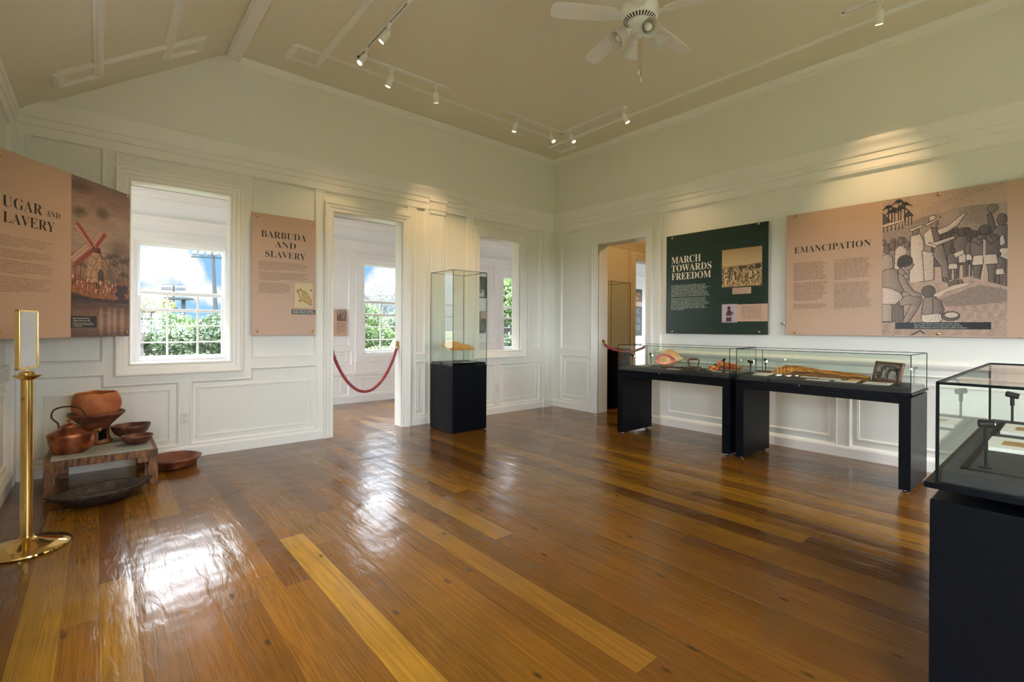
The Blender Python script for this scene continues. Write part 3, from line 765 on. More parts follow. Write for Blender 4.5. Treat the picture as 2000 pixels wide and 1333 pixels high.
def palm(cx, cy, h, col, n=9, w=.010, r=.09):
    c.line([(cx, cy+h), (cx+.01, cy)], w, col)
    for k in range(n):
        a = PI*(k/(n-1))-.0; dx = math.cos(a)*r*1.7; dy = -math.sin(a)*r*.45
        c.line([(cx, cy), (cx+dx*.5, cy+dy), (cx+dx, cy+dy*.3+.022)], w*.8, col)
for x, y, h in ((.62, .475, .14), (.74, .46, .15), (.86, .49, .14), (.96, .475, .15), (.88, .58, .1), (.06, .51, .12), (.14, .55, .1), (.70, .52, .1)): palm(x, y, h, (.055, .04, .035), r=.075)
c.fill([(.52, .58), (.66, .52), (.84, .61), (.84, .68), (.52, .68)], (.14, .085, .06)); c.fill([(.60, .53), (.66, .515), (.80, .60), (.72, .62)], (.20, .13, .10))
m = c.fill([(.31, .445), (.47, .445), (.62, .65), (.20, .65)], (.36, .22, .13)); c.noise(.35, m, cell=4, aniso=2)
mm = c.mask([(.44, .44), (.5, .44), (.66, .66), (.52, .66)]); c.shade(mm & m, .62)
c.fill([(.32, .43), (.36, .415), (.45, .42), (.48, .455), (.31, .455)], (.10, .02, .02))
c.fill([(.42, .58), (.46, .555), (.52, .575), (.53, .64), (.42, .64)], (.06, .04, .035))
def sail(x0, y0, x1, y1, w, s1=-1):
    dx, dy = x1-x0, (y1-y0)*c.h/c.w; L_ = math.hypot(dx, dy); nx_, ny_ = -dy/L_*w*s1, dx/L_*w*s1*c.w/c.h
    a, b = (x0+(x1-x0)*.12, y0+(y1-y0)*.12), (x1, y1)
    c.fill([a, b, (b[0]+nx_, b[1]+ny_), (a[0]+nx_, a[1]+ny_)], (.50, .34, .26)); c.fill([a, b, (b[0]+nx_*.38, b[1]+ny_*.38), (a[0]+nx_*.38, a[1]+ny_*.38)], (.22, .035, .025))
    for k in range(13):
        t = k/12; q = (a[0]+(b[0]-a[0])*t, a[1]+(b[1]-a[1])*t); c.line([q, (q[0]+nx_, q[1]+ny_)], .007, (.16, .05, .035))
    for t in (.45, .72, 1): c.line([(a[0]+nx_*t, a[1]+ny_*t), (b[0]+nx_*t, b[1]+ny_*t)], .007, (.16, .05, .035))
    c.line([(x0, y0), (x1, y1)], .018, (.25, .04, .03))
sail(.39, .43, .10, .285, .09, -1); sail(.39, .43, .56, .325, .12, -1); sail(.37, .44, .08, .56, .15, 1)
c.line([(.47, .46), (.66, .56), (.83, .66)], .014, (.12, .03, .03)); c.line([(.45, .46), (.30, .6), (.28, .66)], .012, (.2, .05, .03))
m = c.fill([(0, .645), (.2, .635), (.4, .66), (.7, .655), (1, .66), (1, .735), (.7, .755), (.3, .75), (0, .72)], (.24, .085, .035)); c.noise(.5, m, cell=3, aniso=2)
rs = np.random.RandomState(3)
for k in range(120):
    x = rs.uniform(0, .95); y = rs.uniform(.625, .715)+(.02 if x > .3 else 0); hh = rs.uniform(.012, .022); cl_ = [(.62, .45, .34), (.10, .04, .03), (.05, .03, .03), (.40, .15, .08), (.30, .05, .03)][rs.randint(5)]
    c.line([(x, y), (x+rs.uniform(-.008, .008), y-hh)], rs.uniform(.010, .022), cl_)
for k in range(16): c.ell(.84+rs.uniform(-.07, .09), .70+rs.uniform(-.035, .03), .05, .02, (.045, .025, .035))
for k in range(90):
    y = rs.uniform(.775, .995); x = rs.uniform(0, 1); c.line([(x, y), (x+rs.uniform(.08, .3), y)], .005, [(.36, .22, .15), (.05, .03, .03)][k % 2], .45)
for x in (.48, .62, .72, .86): c.soft(x, .9, .05, .11, (.50, .34, .26), .55)
c.a *= (1.55-.5*c.Y)[..., None]
c.build('painting', mSg, -.600, -.001, 1.161, 2.404, -.0006, sg)
mb = MB(); mb.mbox(mSg, -.600, -.357, 1.235, 1.325, -.0018, 0); wp(mb, 'caption_panel', M_cap, sg)
mb = MB(); text(mb, mSg, 'Sugar Plantation Mill Yard,', -.585, 1.302, .010, ser=False, off=.004, d=-.0022, width=.16); text(mb, mSg, 'Antigua, West Indies, 1823', -.585, 1.284, .010, ser=False, off=.004, d=-.0022, width=.16)
words(mb, mSg, -.585, -.375, 1.240, 1.276, 3, 3, d=-.0022); wp(mb, 'caption_text', M_inkw, sg)
for u, v in ((-.04, 2.385), (-.035, 1.196), (-1.14, 2.36), (-1.14, 1.21)): bolt(mSg, u, v, sg, t=.035)

# --- BARBUDA AND SLAVERY board
mBa = lambda u, v, d: (u, 5.46+d, v)
sb = thing('exhibit_sign', 'tall narrow beige board titled BARBUDA AND SLAVERY between window and doorway', 'sign', (1.49, 5.465, 1.16))
board(mBa, 1.169, 1.806, 1.160, 2.42, .012, sb, M_beige)
mb = MB(); text(mb, mBa, 'BARBUDA', 1.256, 2.178, .067, width=.447); text(mb, mBa, 'AND', 1.388, 2.083, .062, width=.209); text(mb, mBa, 'SLAVERY', 1.296, 1.976, .064, width=.403)
wp(mb, 'title', M_ink, sb)
mb = MB(); words(mb, mBa, 1.236, 1.726, 1.838, 1.932, 6, 1); words(mb, mBa, 1.238, 1.726, 1.731, 1.823, 6, 2); words(mb, mBa, 1.240, 1.56, 1.597, 1.708, 7, 3, last=.7)
wp(mb, 'body_text', M_inkb, sb)
c = Canvas(60, 84, (.66, .55, .31)); c.noise(.06, cell=2)
isl = [(.14, .30), (.25, .28), (.33, .24), (.37, .30), (.44, .31), (.58, .36), (.70, .46), (.84, .60), (.90, .72), (.88, .82), (.90, .88), (.80, .86), (.72, .82), (.62, .78), (.45, .70), (.36, .72), (.26, .76), (.25, .70), (.34, .66), (.30, .58), (.22, .42), (.16, .36)]
c.fill(isl, (.52, .35, .10)); c.fill([(.28, .34), (.33, .33), (.36, .5), (.36, .64), (.32, .62), (.28, .45)], (.68, .58, .35)); c.line(isl+[isl[0]], .03, (.10, .06, .02)); c.ell(.87, .28, .05, .036, (.05, .03, .02)); c.fill([(.4, .4), (.55, .45), (.5, .6), (.4, .58)], (.60, .28, .06), .5)
for p in ([(0, 0), (1, 0)], [(0, 1), (1, 1)], [(0, 0), (0, 1)], [(1, 0), (1, 1)]): c.line(p, .04, (.42, .22, .07))
for k in range(12): c.line([(rs.uniform(0, .7), rs.uniform(.05, .95))]*1+[(rs.uniform(.1, .9), rs.uniform(.05, .95))], .008, (.55, .44, .24), .5)
c.build('map', mBa, 1.581, 1.782, 1.453, 1.729, -.0006, sb)
mb = MB(); mb.mbox(mBa, 1.556, 1.806, 1.386, 1.437, -.0015, 0); wp(mb, 'caption_panel', M_cap, sb)
mb = MB(); words(mb, mBa, 1.57, 1.80, 1.392, 1.432, 2, 5, d=-.002, last=1, xh=.5); wp(mb, 'caption_text', M_inkw, sb)
for u, v in ((1.215, 2.386), (1.764, 2.385), (1.222, 1.205), (1.768, 1.205)): bolt(mBa, u, v, sb, t=.045, m=M_brassd)

# --- MARCH TOWARDS FREEDOM board
mE = lambda u, v, d: (5.54+d, u, v)
sm = thing('exhibit_sign', 'dark green square board titled MARCH TOWARDS FREEDOM beside the side-room doorway', 'sign', (5.55, 2.82, 1.19))
board(mE, 3.440, 2.196, 1.192, 2.435, .012, sm, M_green)
mb = MB(); text(mb, mE, 'MARCH', 3.367, 2.077, .083, width=.394, mirror=-1, off=-.005); text(mb, mE, 'TOWARDS', 3.368, 1.975, .080, width=.530, mirror=-1, off=-.005); text(mb, mE, 'FREEDOM', 3.365, 1.872, .080, width=.520, mirror=-1, off=-.005)
wp(mb, 'title', M_inkw, sm)
mb = MB(); words(mb, mE, 3.370, 2.857, 1.652, 1.806, 9, 7, mirror=-1, last=1, xh=.5); words(mb, mE, 3.370, 2.857, 1.487, 1.642, 9, 8, mirror=-1, last=.34, xh=.5); wp(mb, 'body_text', M_inkg, sm)
c = Canvas(120, 112); c.vgrad([(0, (.40, .25, .10)), (.2, (.48, .34, .16)), (.42, (.56, .42, .20)), (.46, (.40, .27, .12)), (.6, (.30, .19, .08)), (1, (.40, .25, .09))])
hill = [(0, .52), (.1, .50), (.3, .45), (.45, .44), (.6, .46), (.8, .42), (1, .41), (1, .6), (0, .6)]
c.fill(hill, (.30, .19, .09)); rs = np.random.RandomState(11)
for (x, y, rx, ry) in ((.24, .50, .05, .03), (.48, .52, .05, .07), (.58, .5, .06, .04), (.9, .49, .07, .05)): c.ell(x, y, rx, ry, (.07, .045, .03))
for (x, y) in ((.75, .50), (.92, .48), (.22, .60)): c.fill([(x-.09, y+.07), (x, y-.04), (x+.09, y+.07)], (.05, .03, .02))
for k in range(650):
    x = rs.rand(); y = .57+rs.rand()**1.1*.43; h_ = rs.uniform(.015, .05)*(.6+y); col = [(.06, .035, .02), (.60, .45, .24), (.10, .05, .025), (.40, .24, .10), (.72, .55, .26), (.04, .03, .03)][rs.randint(6)]
    c.line([(x, y), (x+rs.uniform(-.02, .02), y-h_)], rs.uniform(.008, .022), col)
for (x, y) in ((.10, .93), (.20, .86), (.30, .84), (.36, .82), (.70, .76), (.74, .76)):
    c.line([(x, y), (x, y-.16)], .03, (.62, .47, .25) if int(x*100) % 4 else (.06, .035, .03)); c.ell(x, y-.18, .016, .018, (.05, .03, .02))
for k in range(30): c.line([(rs.rand(), rs.uniform(.02, .4)), (rs.rand(), rs.uniform(.02, .4))], .006, (.40, .27, .12), .12)
c.build('painting', mE, 2.710, 2.260, 1.739, 2.174, -.0006, sm)
mb = MB(); mb.mbox(mE, 2.376, 2.586, 1.654, 1.727, -.0015, 0); mb.mbox(mE, 2.197, 2.528, 1.340, 1.534, -.0015, 0); wp(mb, 'caption_panel', M_pink, sm)
mb = MB(); words(mb, mE, 2.575, 2.39, 1.66, 1.722, 4, 9, d=-.002, mirror=-1, last=.8); wp(mb, 'caption_text', M_inkb, sm); mb = MB(); words(mb, mE, 2.485, 2.24, 1.365, 1.522, 9, 10, d=-.002, mirror=-1, last=1); wp(mb, 'caption_text', M_inkb, sm)
c = Canvas(60, 72, (.50, .42, .46)); c.noise(.05)
c.ell(.46, .22, .11, .11, (.07, .03, .045)); c.fill([(.36, .33), (.58, .33), (.66, .62), (.62, .95), (.28, .95), (.28, .55)], (.08, .035, .05)); c.fill([(.3, .62), (.62, .62), (.64, .72), (.3, .72)], (.45, .37, .40)); c.line([(.56, .40), (.74, .52)], .08, (.08, .035, .05)); c.line([(.1, .94), (.9, .94)], .03, (.25, .18, .22))
c.build('small_print', mE, 2.707, 2.528, 1.328, 1.541, -.002, sm)
for u, v in ((3.356, 2.405), (2.298, 2.420), (3.350, 1.216), (2.284, 1.221)): bolt(mE, u, v, sm, t=.05)

# --- EMANCIPATION board
se = thing('exhibit_sign', 'very wide beige board titled EMANCIPATION with a crowded engraving', 'sign', (5.55, .8, 1.195))
board(mE, 2.014, -.43, 1.196, 2.458, .012, se, M_beige)
mb = MB(); text(mb, mE, 'EMANCIPATION', 1.936, 2.047, .063, width=.662, mirror=-1); wp(mb, 'title', M_ink, se)
mb = MB()
for (a, b, v0, v1, n, sd, la) in ((1.940, 1.633, 1.762, 1.948, 11, 1, 1), (1.940, 1.633, 1.550, 1.741, 12, 2, .7), (1.940, 1.633, 1.467, 1.520, 4, 3, .8), (1.571, 1.266, 1.741, 1.948, 13, 4, .35), (1.571, 1.266, 1.452, 1.716, 17, 5, .2)):
    words(mb, mE, a, b, v0, v1, n, sd+20, mirror=-1, last=la, xh=.42)
wp(mb, 'body_text', M_inkb, se)
c = Canvas(330, 500)
BG = (.50, .35, .27); c.a[:] = BG; rs = np.random.RandomState(2); DK = np.array((.030, .026, .027)); LT = (.66, .53, .44)
_grain = rs.rand(c.h, c.w)
def engrave(m, tone, ang, freq=70, base=None):
    """ruled engraving lines whose width follows the tone (0 white paper, 1 ink)"""
    if base is not None: c.a[m] = np.array(base)
    asp = c.h/c.w; q = c.X*math.cos(ang)+c.Y*asp*math.sin(ang)+.004*np.sin(40*(c.X*math.sin(ang)-c.Y*asp*math.cos(ang)))
    s_ = .5+.5*np.sin(2*PI*freq*1.55*q); k = m & (s_*.6+_grain*.4 < tone*.85); c.a[k] = c.a[k]*.32+DK*.68
def cyl(m, a0, a1, side=1):
    """tone running across each row of the mask like a rounded body"""
    T = np.zeros((c.h, c.w))
    for j in np.nonzero(m.any(1))[0]:
        xs = np.nonzero(m[j])[0]; w_ = max(1, xs[-1]-xs[0]); t = (np.arange(c.w)-xs[0])/w_
        if side < 0: t = 1-t
        T[j] = a0+(a1-a0)*np.clip(t, 0, 1)**1.5 + .25*np.clip(.12-t, 0, 1)/.12
    return T
def sh(poly, a0=.2, a1=.8, ang=.9, base=(.36, .27, .22), side=1, outline=.007, freq=75):
    m = c.mask(poly); engrave(m, cyl(m, a0, a1, side), ang, freq, base); c.line(poly+[poly[0]], outline, DK, .85); return m
def el(x, y, rx, ry, a0=.3, a1=.9, base=(.30, .22, .18), ang=.6, side=1):
    n_ = 22; return sh([(x+rx*math.cos(2*PI*k/n_), y+ry*math.sin(2*PI*k/n_)) for k in range(n_)], a0, a1, ang, base, side, .006)
Yr = lambda a, b: np.clip((c.Y-a)/(b-a), 0, 1)
engrave(c.Y < .30, .10+.16*(np.sin(c.X*9+c.Y*30) > .3), 1.52, 55)
hill = c.mask([(.20, .20), (.34, .165), (.50, .145), (.62, .125), (.80, .13), (1, .135), (1, .36), (.2, .36)]); engrave(hill, .42+.2*np.sin(c.X*14+3), 1.1, 60, (.42, .31, .25))
bk_ = c.mask([(0, .22), (.35, .20), (1, .28), (1, .42), (0, .42)]); engrave(bk_, .40*np.ones_like(c.X), .5, 60, (.42, .31, .25))
# huts, fence, kiosk, palms
sh([(0, .095), (.03, .12), (.075, .165), (0, .18)], .6, .9, 1.2, (.16, .12, .10)); c.line([(0, .195), (.19, .165)], .016, LT); c.line([(0, .205), (.19, .175)], .007, DK)
for x in (.01, .045, .08, .12, .15, .18): c.line([(x, .20-.1*x*.4), (x, .235-.1*x*.4)], .009, DK)
sh([(.195, .145), (.232, .10), (.27, .14)], .7, .9, 1.2, (.14, .1, .09), outline=.01)
for x in (.205, .232, .26): c.line([(x, .14), (x, .205)], .010, DK)
def palm2(x, y, h, r=.05):
    c.line([(x, y+h), (x, y)], .010, DK)
    for k in range(13):
        a = PI*k/12; c.line([(x, y), (x+math.cos(a)*r*.6, y-math.sin(a)*r*.45), (x+math.cos(a)*r*1.2, y-math.sin(a)*r*.2+.014)], .006, DK)
for x, y, h in ((.145, .035, .13), (.055, .065, .10), (.11, .09, .08), (.20, .06, .11), (.165, .085, .08), (.085, .10, .07)): palm2(x, y, h, .055)
# crowd behind
for k in range(34):
    x = .42+rs.rand()*.60; y = .27+rs.rand()*.05; hx = .020
    sh([(x-.035, y+.05), (x-.01, y+.028), (x+.01, y+.028), (x+.035, y+.05), (x+.04, .52), (x-.04, .52)], .55, .95, 1.3, (.20, .15, .125), outline=.005); el(x, y+.012, hx, .019, .6, .95, (.16, .115, .1))
for k in range(10):
    x = .01+.03*k; y = .30+.03*(k % 3); sh([(x-.04, y+.06), (x, y+.035), (x+.04, y+.06), (x+.045, .60), (x-.045, .60)], .05, .55, 1.5, (.58, .46, .38)); el(x, y+.015, .022, .024, .35, .85)
# left group
for x, y, b_ in ((.09, .325, (.34, .25, .20)), (.165, .30, LT), (.04, .35, (.50, .39, .32))):
    sh([(x-.05, y+.075), (x-.015, y+.05), (x+.02, y+.05), (x+.055, y+.08), (x+.06, .60), (x-.06, .60)], .08, .6, 1.45, b_); el(x, y+.018, .030, .032, .35, .85, (.27, .19, .16))
# woman in a long dress with a wide hat
sh([(.25, .29), (.33, .275), (.36, .33), (.37, .45), (.44, .61), (.24, .63), (.25, .42)], .0, .42, 1.5, (.68, .56, .48)); el(.295, .255, .030, .030, .4, .8); sh([(.235, .240), (.355, .215), (.36, .228), (.25, .256)], .0, .3, .2, LT)
sh([(.35, .40), (.45, .42), (.45, .61), (.37, .62)], .05, .5, 1.5, (.62, .50, .42)); 
# man with hat pointing
sh([(.455, .36), (.52, .37), (.55, .47), (.585, .60), (.56, .66), (.52, .63), (.51, .53), (.44, .44)], .3, .85, 1.2, (.33, .25, .20)); sh([(.36, .285), (.42, .245), (.475, .26), (.50, .355), (.46, .39), (.375, .36)], .02, .5, .8, (.66, .54, .45))
sh([(.425, .25), (.475, .245), (.50, .33), (.455, .36)], .45, .9, 1.2, (.26, .19, .16)); el(.450, .215, .030, .034, .25, .75, (.36, .26, .21)); sh([(.405, .20), (.41, .165), (.455, .158), (.465, .185)], .0, .4, .2, LT); sh([(.375, .215), (.50, .175), (.495, .188), (.39, .228)], .0, .25, .2, LT)
sh([(.47, .265), (.56, .245), (.62, .205), (.69, .165), (.70, .175), (.64, .245), (.56, .285), (.49, .30)], .0, .55, .7, (.66, .53, .44)); sh([(.40, .35), (.47, .345), (.61, .32), (.62, .335), (.47, .375)], .05, .5, .5, (.60, .48, .40))
# men to the right
def man(x, y0, y1, w, base=(.22, .165, .14), cloth=True):
    H_ = y1-y0
    for s_ in (-1, 1): sh([(x+s_*w*.10, y0+.50*H_), (x+s_*w*.85, y0+.50*H_), (x+s_*w*.75, y0+.75*H_), (x+s_*w*.62, y1), (x+s_*w*.25, y1), (x+s_*w*.28, y0+.74*H_)], .35, .95, 1.3, base)
    sh([(x-w, y0+.20*H_), (x-w*.4, y0+.145*H_), (x+w*.4, y0+.145*H_), (x+w, y0+.20*H_), (x+w*1.05, y0+.38*H_), (x+w*.75, y0+.55*H_), (x-w*.75, y0+.55*H_), (x-w*1.05, y0+.38*H_)], .25, .95, .9, base)
    if cloth: sh([(x-w*.8, y0+.45*H_), (x+w*.8, y0+.45*H_), (x+w*.95, y0+.60*H_), (x-w*.9, y0+.60*H_)], .0, .45, 1.4, LT)
    el(x, y0+.07*H_, w*.42, .068*H_, .5, .98, (.16, .12, .10))
man(.665, .27, .66, .062); man(.725, .33, .60, .03); man(.60, .40, .64, .042); sh([(.60, .44), (.68, .415), (.69, .445), (.62, .47)], .0, .3, .6, LT)
sh([(.87, .32), (.855, .20), (.885, .19), (.92, .30)], .4, .95, 1.2, (.19, .14, .12)); el(.895, .165, .038, .026, .4, .9, (.3, .24, .2)); man(.965, .21, .70, .07); el(.96, .245, .035, .04, .4, .95, (.19, .14, .12))
sh([(.885, .40), (.97, .34), (.985, .40), (.90, .44)], .0, .4, .8, LT); man(.935, .45, .70, .05)
man(.838, .265, .705, .105); sh([(.735, .36), (.80, .40), (.85, .345), (.84, .325), (.80, .36), (.765, .335)], .3, .9, .9, (.22, .165, .14)); sh([(.945, .36), (.88, .40), (.84, .345), (.86, .325), (.89, .36), (.92, .335)], .4, .95, .9, (.20, .15, .125))
c.line([(.832, .37), (.835, .52), (.80, .71)], .018, (.55, .43, .35)); c.line([(.824, .37), (.827, .52), (.79, .71)], .005, DK); sh([(.755, .705), (.80, .70), (.815, .72), (.77, .73)], .1, .4, .3, LT)
# ground
gm = c.mask([(0, .615), (.55, .625), (.72, .60), (1, .68), (1, 1), (0, 1)])
fg_ = (c.Y > .60) & gm
keep = c.a.copy()
engrave(fg_, .22+.10*np.sin(c.X*50+c.Y*33)+.12*Yr(.7, 1.0), 1.48, 52, BG)
for x, y0 in ((.52, .60), (.56, .63), (.80, .69), (.87, .69), (.60, .62), (.64, .62)): sh([(x, y0), (x+.03, y0), (x+.045, y0+.03), (x+.01, y0+.03)], .4, .8, .9, (.25, .19, .16))
sh([(.42, .72), (.60, .655), (.76, .635), (.70, .665), (.55, .70), (.50, .735)], .0, .12, 1.4, (.64, .50, .41), outline=.004)
mg = c.mask([(.50, .745), (.66, .70), (.80, .66), (1, .70), (1, .80), (.55, .80)]); engrave(mg, .62*np.ones_like(c.X), .5, 48, (.42, .31, .25))
mg = c.mask([(.62, .80), (1, .78), (1, .92), (.64, .92)]); engrave(mg, .34+.15*np.sin(c.X*80)*np.sin(c.Y*60), 1.3, 40, BG)
# seated man
SK = (.40, .30, .25)
sh([(0, .725), (.19, .74), (.20, .90), (0, .905)], .55, .75, 0, (.30, .23, .19), freq=40); sh([(0, .74), (.09, .745), (.09, .90), (0, .90)], .1, .5, 1.57, (.52, .41, .34), freq=30)
sh([(.15, .725), (.32, .705), (.352, .735), (.345, .77), (.30, .84), (.245, .905), (.185, .915), (.20, .875), (.235, .82), (.26, .775), (.16, .79)], .05, .85, 1.0, SK, freq=85)
sh([(0, .53), (.03, .515), (.10, .512), (.155, .53), (.20, .585), (.215, .64), (.18, .70), (0, .70)], .05, .80, .75, SK, freq=85)
sh([(.14, .545), (.19, .56), (.235, .63), (.285, .685), (.345, .705), (.34, .728), (.27, .72), (.20, .68), (.155, .61)], .10, .80, 1.1, (.42, .32, .27), freq=85)
sh([(0, .645), (.08, .655), (.17, .695), (.19, .73), (.13, .775), (0, .77)], .0, .55, .4, (.70, .58, .50), freq=30)
sh([(.16, .50), (.20, .53), (.22, .56), (.17, .565), (.14, .54)], .2, .7, .9, SK)
sh([(.20, .455), (.262, .45), (.270, .475), (.282, .495), (.268, .515), (.25, .532), (.215, .525), (.19, .50)], .15, .6, .8, SK); el(.205, .462, .066, .042, .75, 1.0, (.12, .09, .085)); el(.17, .478, .035, .03, .8, 1, (.1, .08, .07)); c.line([(.25, .487), (.262, .487)], .008, DK)
# child with its back turned
sh([(.355, .79), (.365, .745), (.40, .725), (.46, .73), (.51, .76), (.535, .82), (.51, .87), (.39, .88), (.35, .84)], .10, .95, .8, (.34, .26, .22), freq=85); c.line([(.44, .74), (.445, .80), (.435, .86)], .010, DK, .7); el(.405, .69, .056, .043, .55, .95, (.22, .17, .15))
sh([(.345, .855), (.50, .845), (.53, .875), (.50, .91), (.40, .92), (.35, .90)], .0, .5, .3, (.68, .57, .49), freq=30)
el(.585, .865, .072, .032, .5, .95, (.2, .15, .12)); el(.592, .858, .056, .020, .0, .35, (.62, .50, .42)); c.line([(.26, 1.0), (.34, .965), (.37, .985)], .014, DK)
c.noise(.22)
c.build('engraving', mE, 1.186, .370, 1.205, 2.457, -.0006, se)
mb = MB(); mb.mbox(mE, .461, 1.087, 1.261, 1.321, -.0018, 0); wp(mb, 'caption_panel', M_cap, se)
mb = MB(); words(mb, mE, .95, .60, 1.266, 1.316, 3, 31, d=-.0022, mirror=-1, last=1, xh=.4); wp(mb, 'caption_text', M_inkg, se)
for u in (1.928, .79, -.345):
    for v in (2.438, 1.222): bolt(mE, u, v, se, t=.05)

# --- small round wall fitting between the two east boards
o = MB().tube([(5.57, 2.046, 1.317), (5.55, 2.046, 1.317), (5.545, 2.046, 1.317)], [.016, .016, .010], 20).build('wall_fitting', M_steel, smooth=True)
tag(o, 'small round metal knob on the wall, left of the EMANCIPATION board', 'wall fitting')

# --- outlets
def outlet(x, z, label):
    r = thing('wall_outlet', label, 'outlet', (x, 5.5, z))
    MB().box(-.036, .036, -.007, .0, -.060, .060).build('cover_plate', M_outlet, r, bevel=.002)
    for dz in (-.026, .026):
        m_ = MB(); m_.box(-.017, .017, -.009, -.006, dz-.016, dz+.016); q = m_.build('socket', M_outlet, r, bevel=.002)
        s_ = MB()
        for dx in (-.007, .007): s_.box(dx-.0015, dx+.0015, -.0095, -.0085, dz-.004, dz+.008)
        s_.cyl((0, -.0085, dz-.010), (0, -.0095, dz-.010), .0025, 8); s_.build('slots', M_slot, q)
outlet(.614, .375, 'white double power outlet between the lower wall panels, near the floor bowl')
outlet(4.42, .372, 'white double power outlet beside the tall black pedestal case')

# --- rope barriers
def rope(name, label, hook0, hook1, sag, n0, n1, m=M_rope, r=.017):
    A, B = Vector(hook0), Vector(hook1); c0 = (A+B)/2
    R = thing(name, label, 'rope', (c0.x, c0.y, min(A.z, B.z)-sag))
    mb = MB(); pts = []
    A2 = A+(B-A).normalized()*.012; B2 = B-(B-A).normalized()*.012
    for k in range(121):
        t = k/120; p = A2.lerp(B2, t); s_ = (1-(2*t-1)**2); s_ = s_**.82; p.z -= sag*s_+.03; pts.append(p)
    mb.tube(pts, r, 14, twist=(3, 210)); wp(mb, 'rope', m, R, smooth=True)
    for P_, Q_, nn_ in ((A, pts[0], n0), (B, pts[-1], n1)):
        nn_ = Vector(nn_); h = MB(); h.tube([P_-nn_*.0, P_-nn_*.010], .022, 16); h.tube([P_-nn_*.010, P_-nn_*.03, P_-nn_*.036+Vector((0, 0, -.018)), P_-nn_*.030+Vector((0, 0, -.03))], .005, 8)
        h.sphere(tuple(P_-nn_*.03), .010, 10, 6)
        wp(h, 'wall_hook', M_brass, R, smooth=True)
        e = MB(); i0 = 0 if P_ is A else -1; d_ = (pts[6]-pts[0]).normalized() if i0 == 0 else (pts[-7]-pts[-1]).normalized()
        e.tube([Q_-d_*.02, Q_-d_*.005, Q_+d_*.045], [.012, .021, .020], 14); wp(e, 'end_cap', M_brass, R, smooth=True)
    return R
rope('rope_barrier', 'red braided rope hung across the bright veranda doorway', (2.018, 5.60, 1.06), (2.878, 5.60, 1.06), .56, (-1, 0, 0), (1, 0, 0))
rope('rope_barrier', 'dark red rope hung across the dim side-room doorway', (5.69, 4.588, 1.065), (5.69, 3.772, 1.085), .12, (0, 1, 0), (0, -1, 0))

# --- stanchion sign holder
st = thing('sign_stand', 'polished brass stanchion with a framed notice on top', 'sign stand', (-.311, 3.821, 0))
MB().lathe([(.186, 0), (.190, .006), (.188, .014), (.176, .022), (.13, .034), (.08, .047), (.045, .056), (.031, .064), (.031, .07)], seg=64).build('base', M_brass, st, smooth=True)
MB().lathe([(.027, .06), (.027, .955)], seg=40, cap=False).build('pole', M_brass, st, smooth=True)
cl2 = MB(); cl2.lathe([(.030, .945), (.058, .965), (.060, .969), (.058, .972), (.036, .973), (.034, .985), (.020, .992), (.008, .994)], seg=40); cl2.build('collar', M_brass, st, smooth=True)
ga = MB(); ga.box(-.007, .007, -.016, -.006, .985, 1.02); ga.box(-.007, .007, .006, .016, .985, 1.02); ga.build('bracket', M_brass, st)
fr_ = bpy.data.objects.new('notice_frame', None)
# frame: local x along its width
ang_f = math.atan2(.96, .27)
def fmap(u, v, d):   # u along width, d into the back
    return (math.cos(ang_f)*u - math.sin(ang_f)*d, math.sin(ang_f)*u + math.cos(ang_f)*d, v)
bpy.data.objects.remove(fr_)
f_ = MB(); W2 = .112; z0_, z1_ = 1.005, 1.335
for a, b, c1, d1 in ((-W2, -W2+.012, z0_, z1_), (W2-.012, W2, z0_, z1_), (-W2, W2, z0_, z0_+.012), (-W2, W2, z1_-.012, z1_)): f_.mbox(fmap, a, b, c1, d1, -.010, .010)
ff = f_.build('notice_frame', M_brass, st, bevel=.0015)
f_ = MB(); f_.mbox(fmap, -W2+.011, W2-.011, z0_+.011, z1_-.011, -.004, .004); f_.build('notice_sheet', mat('white_notice_paper', (.62, .66, .74), .25, coat=.6), ff)
f_ = MB(); words(f_, fmap, -.085, .08, 1.06, 1.28, 12, 41, d=-.0046, xh=.16); f_.build('notice_text', mat('grey_ink', (.35, .37, .42), .5), ff)

# --- bench with pottery
bx0, bx1, by0, by1, bz = -.305, .352, 4.735, 5.40, .28
bn = thing('display_bench', 'low rough wooden bench with a grey slab top, in the corner', 'bench', ((bx0+bx1)/2, (by0+by1)/2, 0))
w = (bx1-bx0)/2; h_ = (by1-by0)/2
for sx in (-1, 1):
    for sy in (-1, 1):
        m_ = MB(); x0 = sx*w-(.06 if sx > 0 else 0); y0 = sy*h_-(.06 if sy > 0 else 0)
        if sy > 0: x0 -= sx*.05
        m_.box(x0, x0+.06, y0, y0+.06, 0, bz-.055); m_.build('leg', M_bench, bn, bevel=.004)
m_ = MB(); m_.box(-w, w, -h_, -h_+.055, bz-.058, bz-.004); m_.box(-w, w, h_-.055, h_, bz-.058, bz-.004); m_.box(-w, -w+.055, -h_+.05, h_-.05, bz-.058, bz-.004); m_.box(w-.055, w, -h_+.05, h_-.05, bz-.058, bz-.004)
m_.build('frame', M_bench, bn, bevel=.004)
for sx in (-1, 1):
    m_ = MB(); x_ = sx*(w-.06); m_.box(min(x_, x_-sx*.07), max(x_, x_-sx*.07), -h_+.005, -h_+.05, bz-.10, bz-.055); m_.build('corner_block', M_bench, bn, bevel=.003)
m_ = MB(); m_.box(-w+.035, w-.03, -h_+.02, h_-.03, bz-.012, bz+.006); m_.build('top_slab', M_slab, bn, bevel=.002)
BZ = bz+.0065
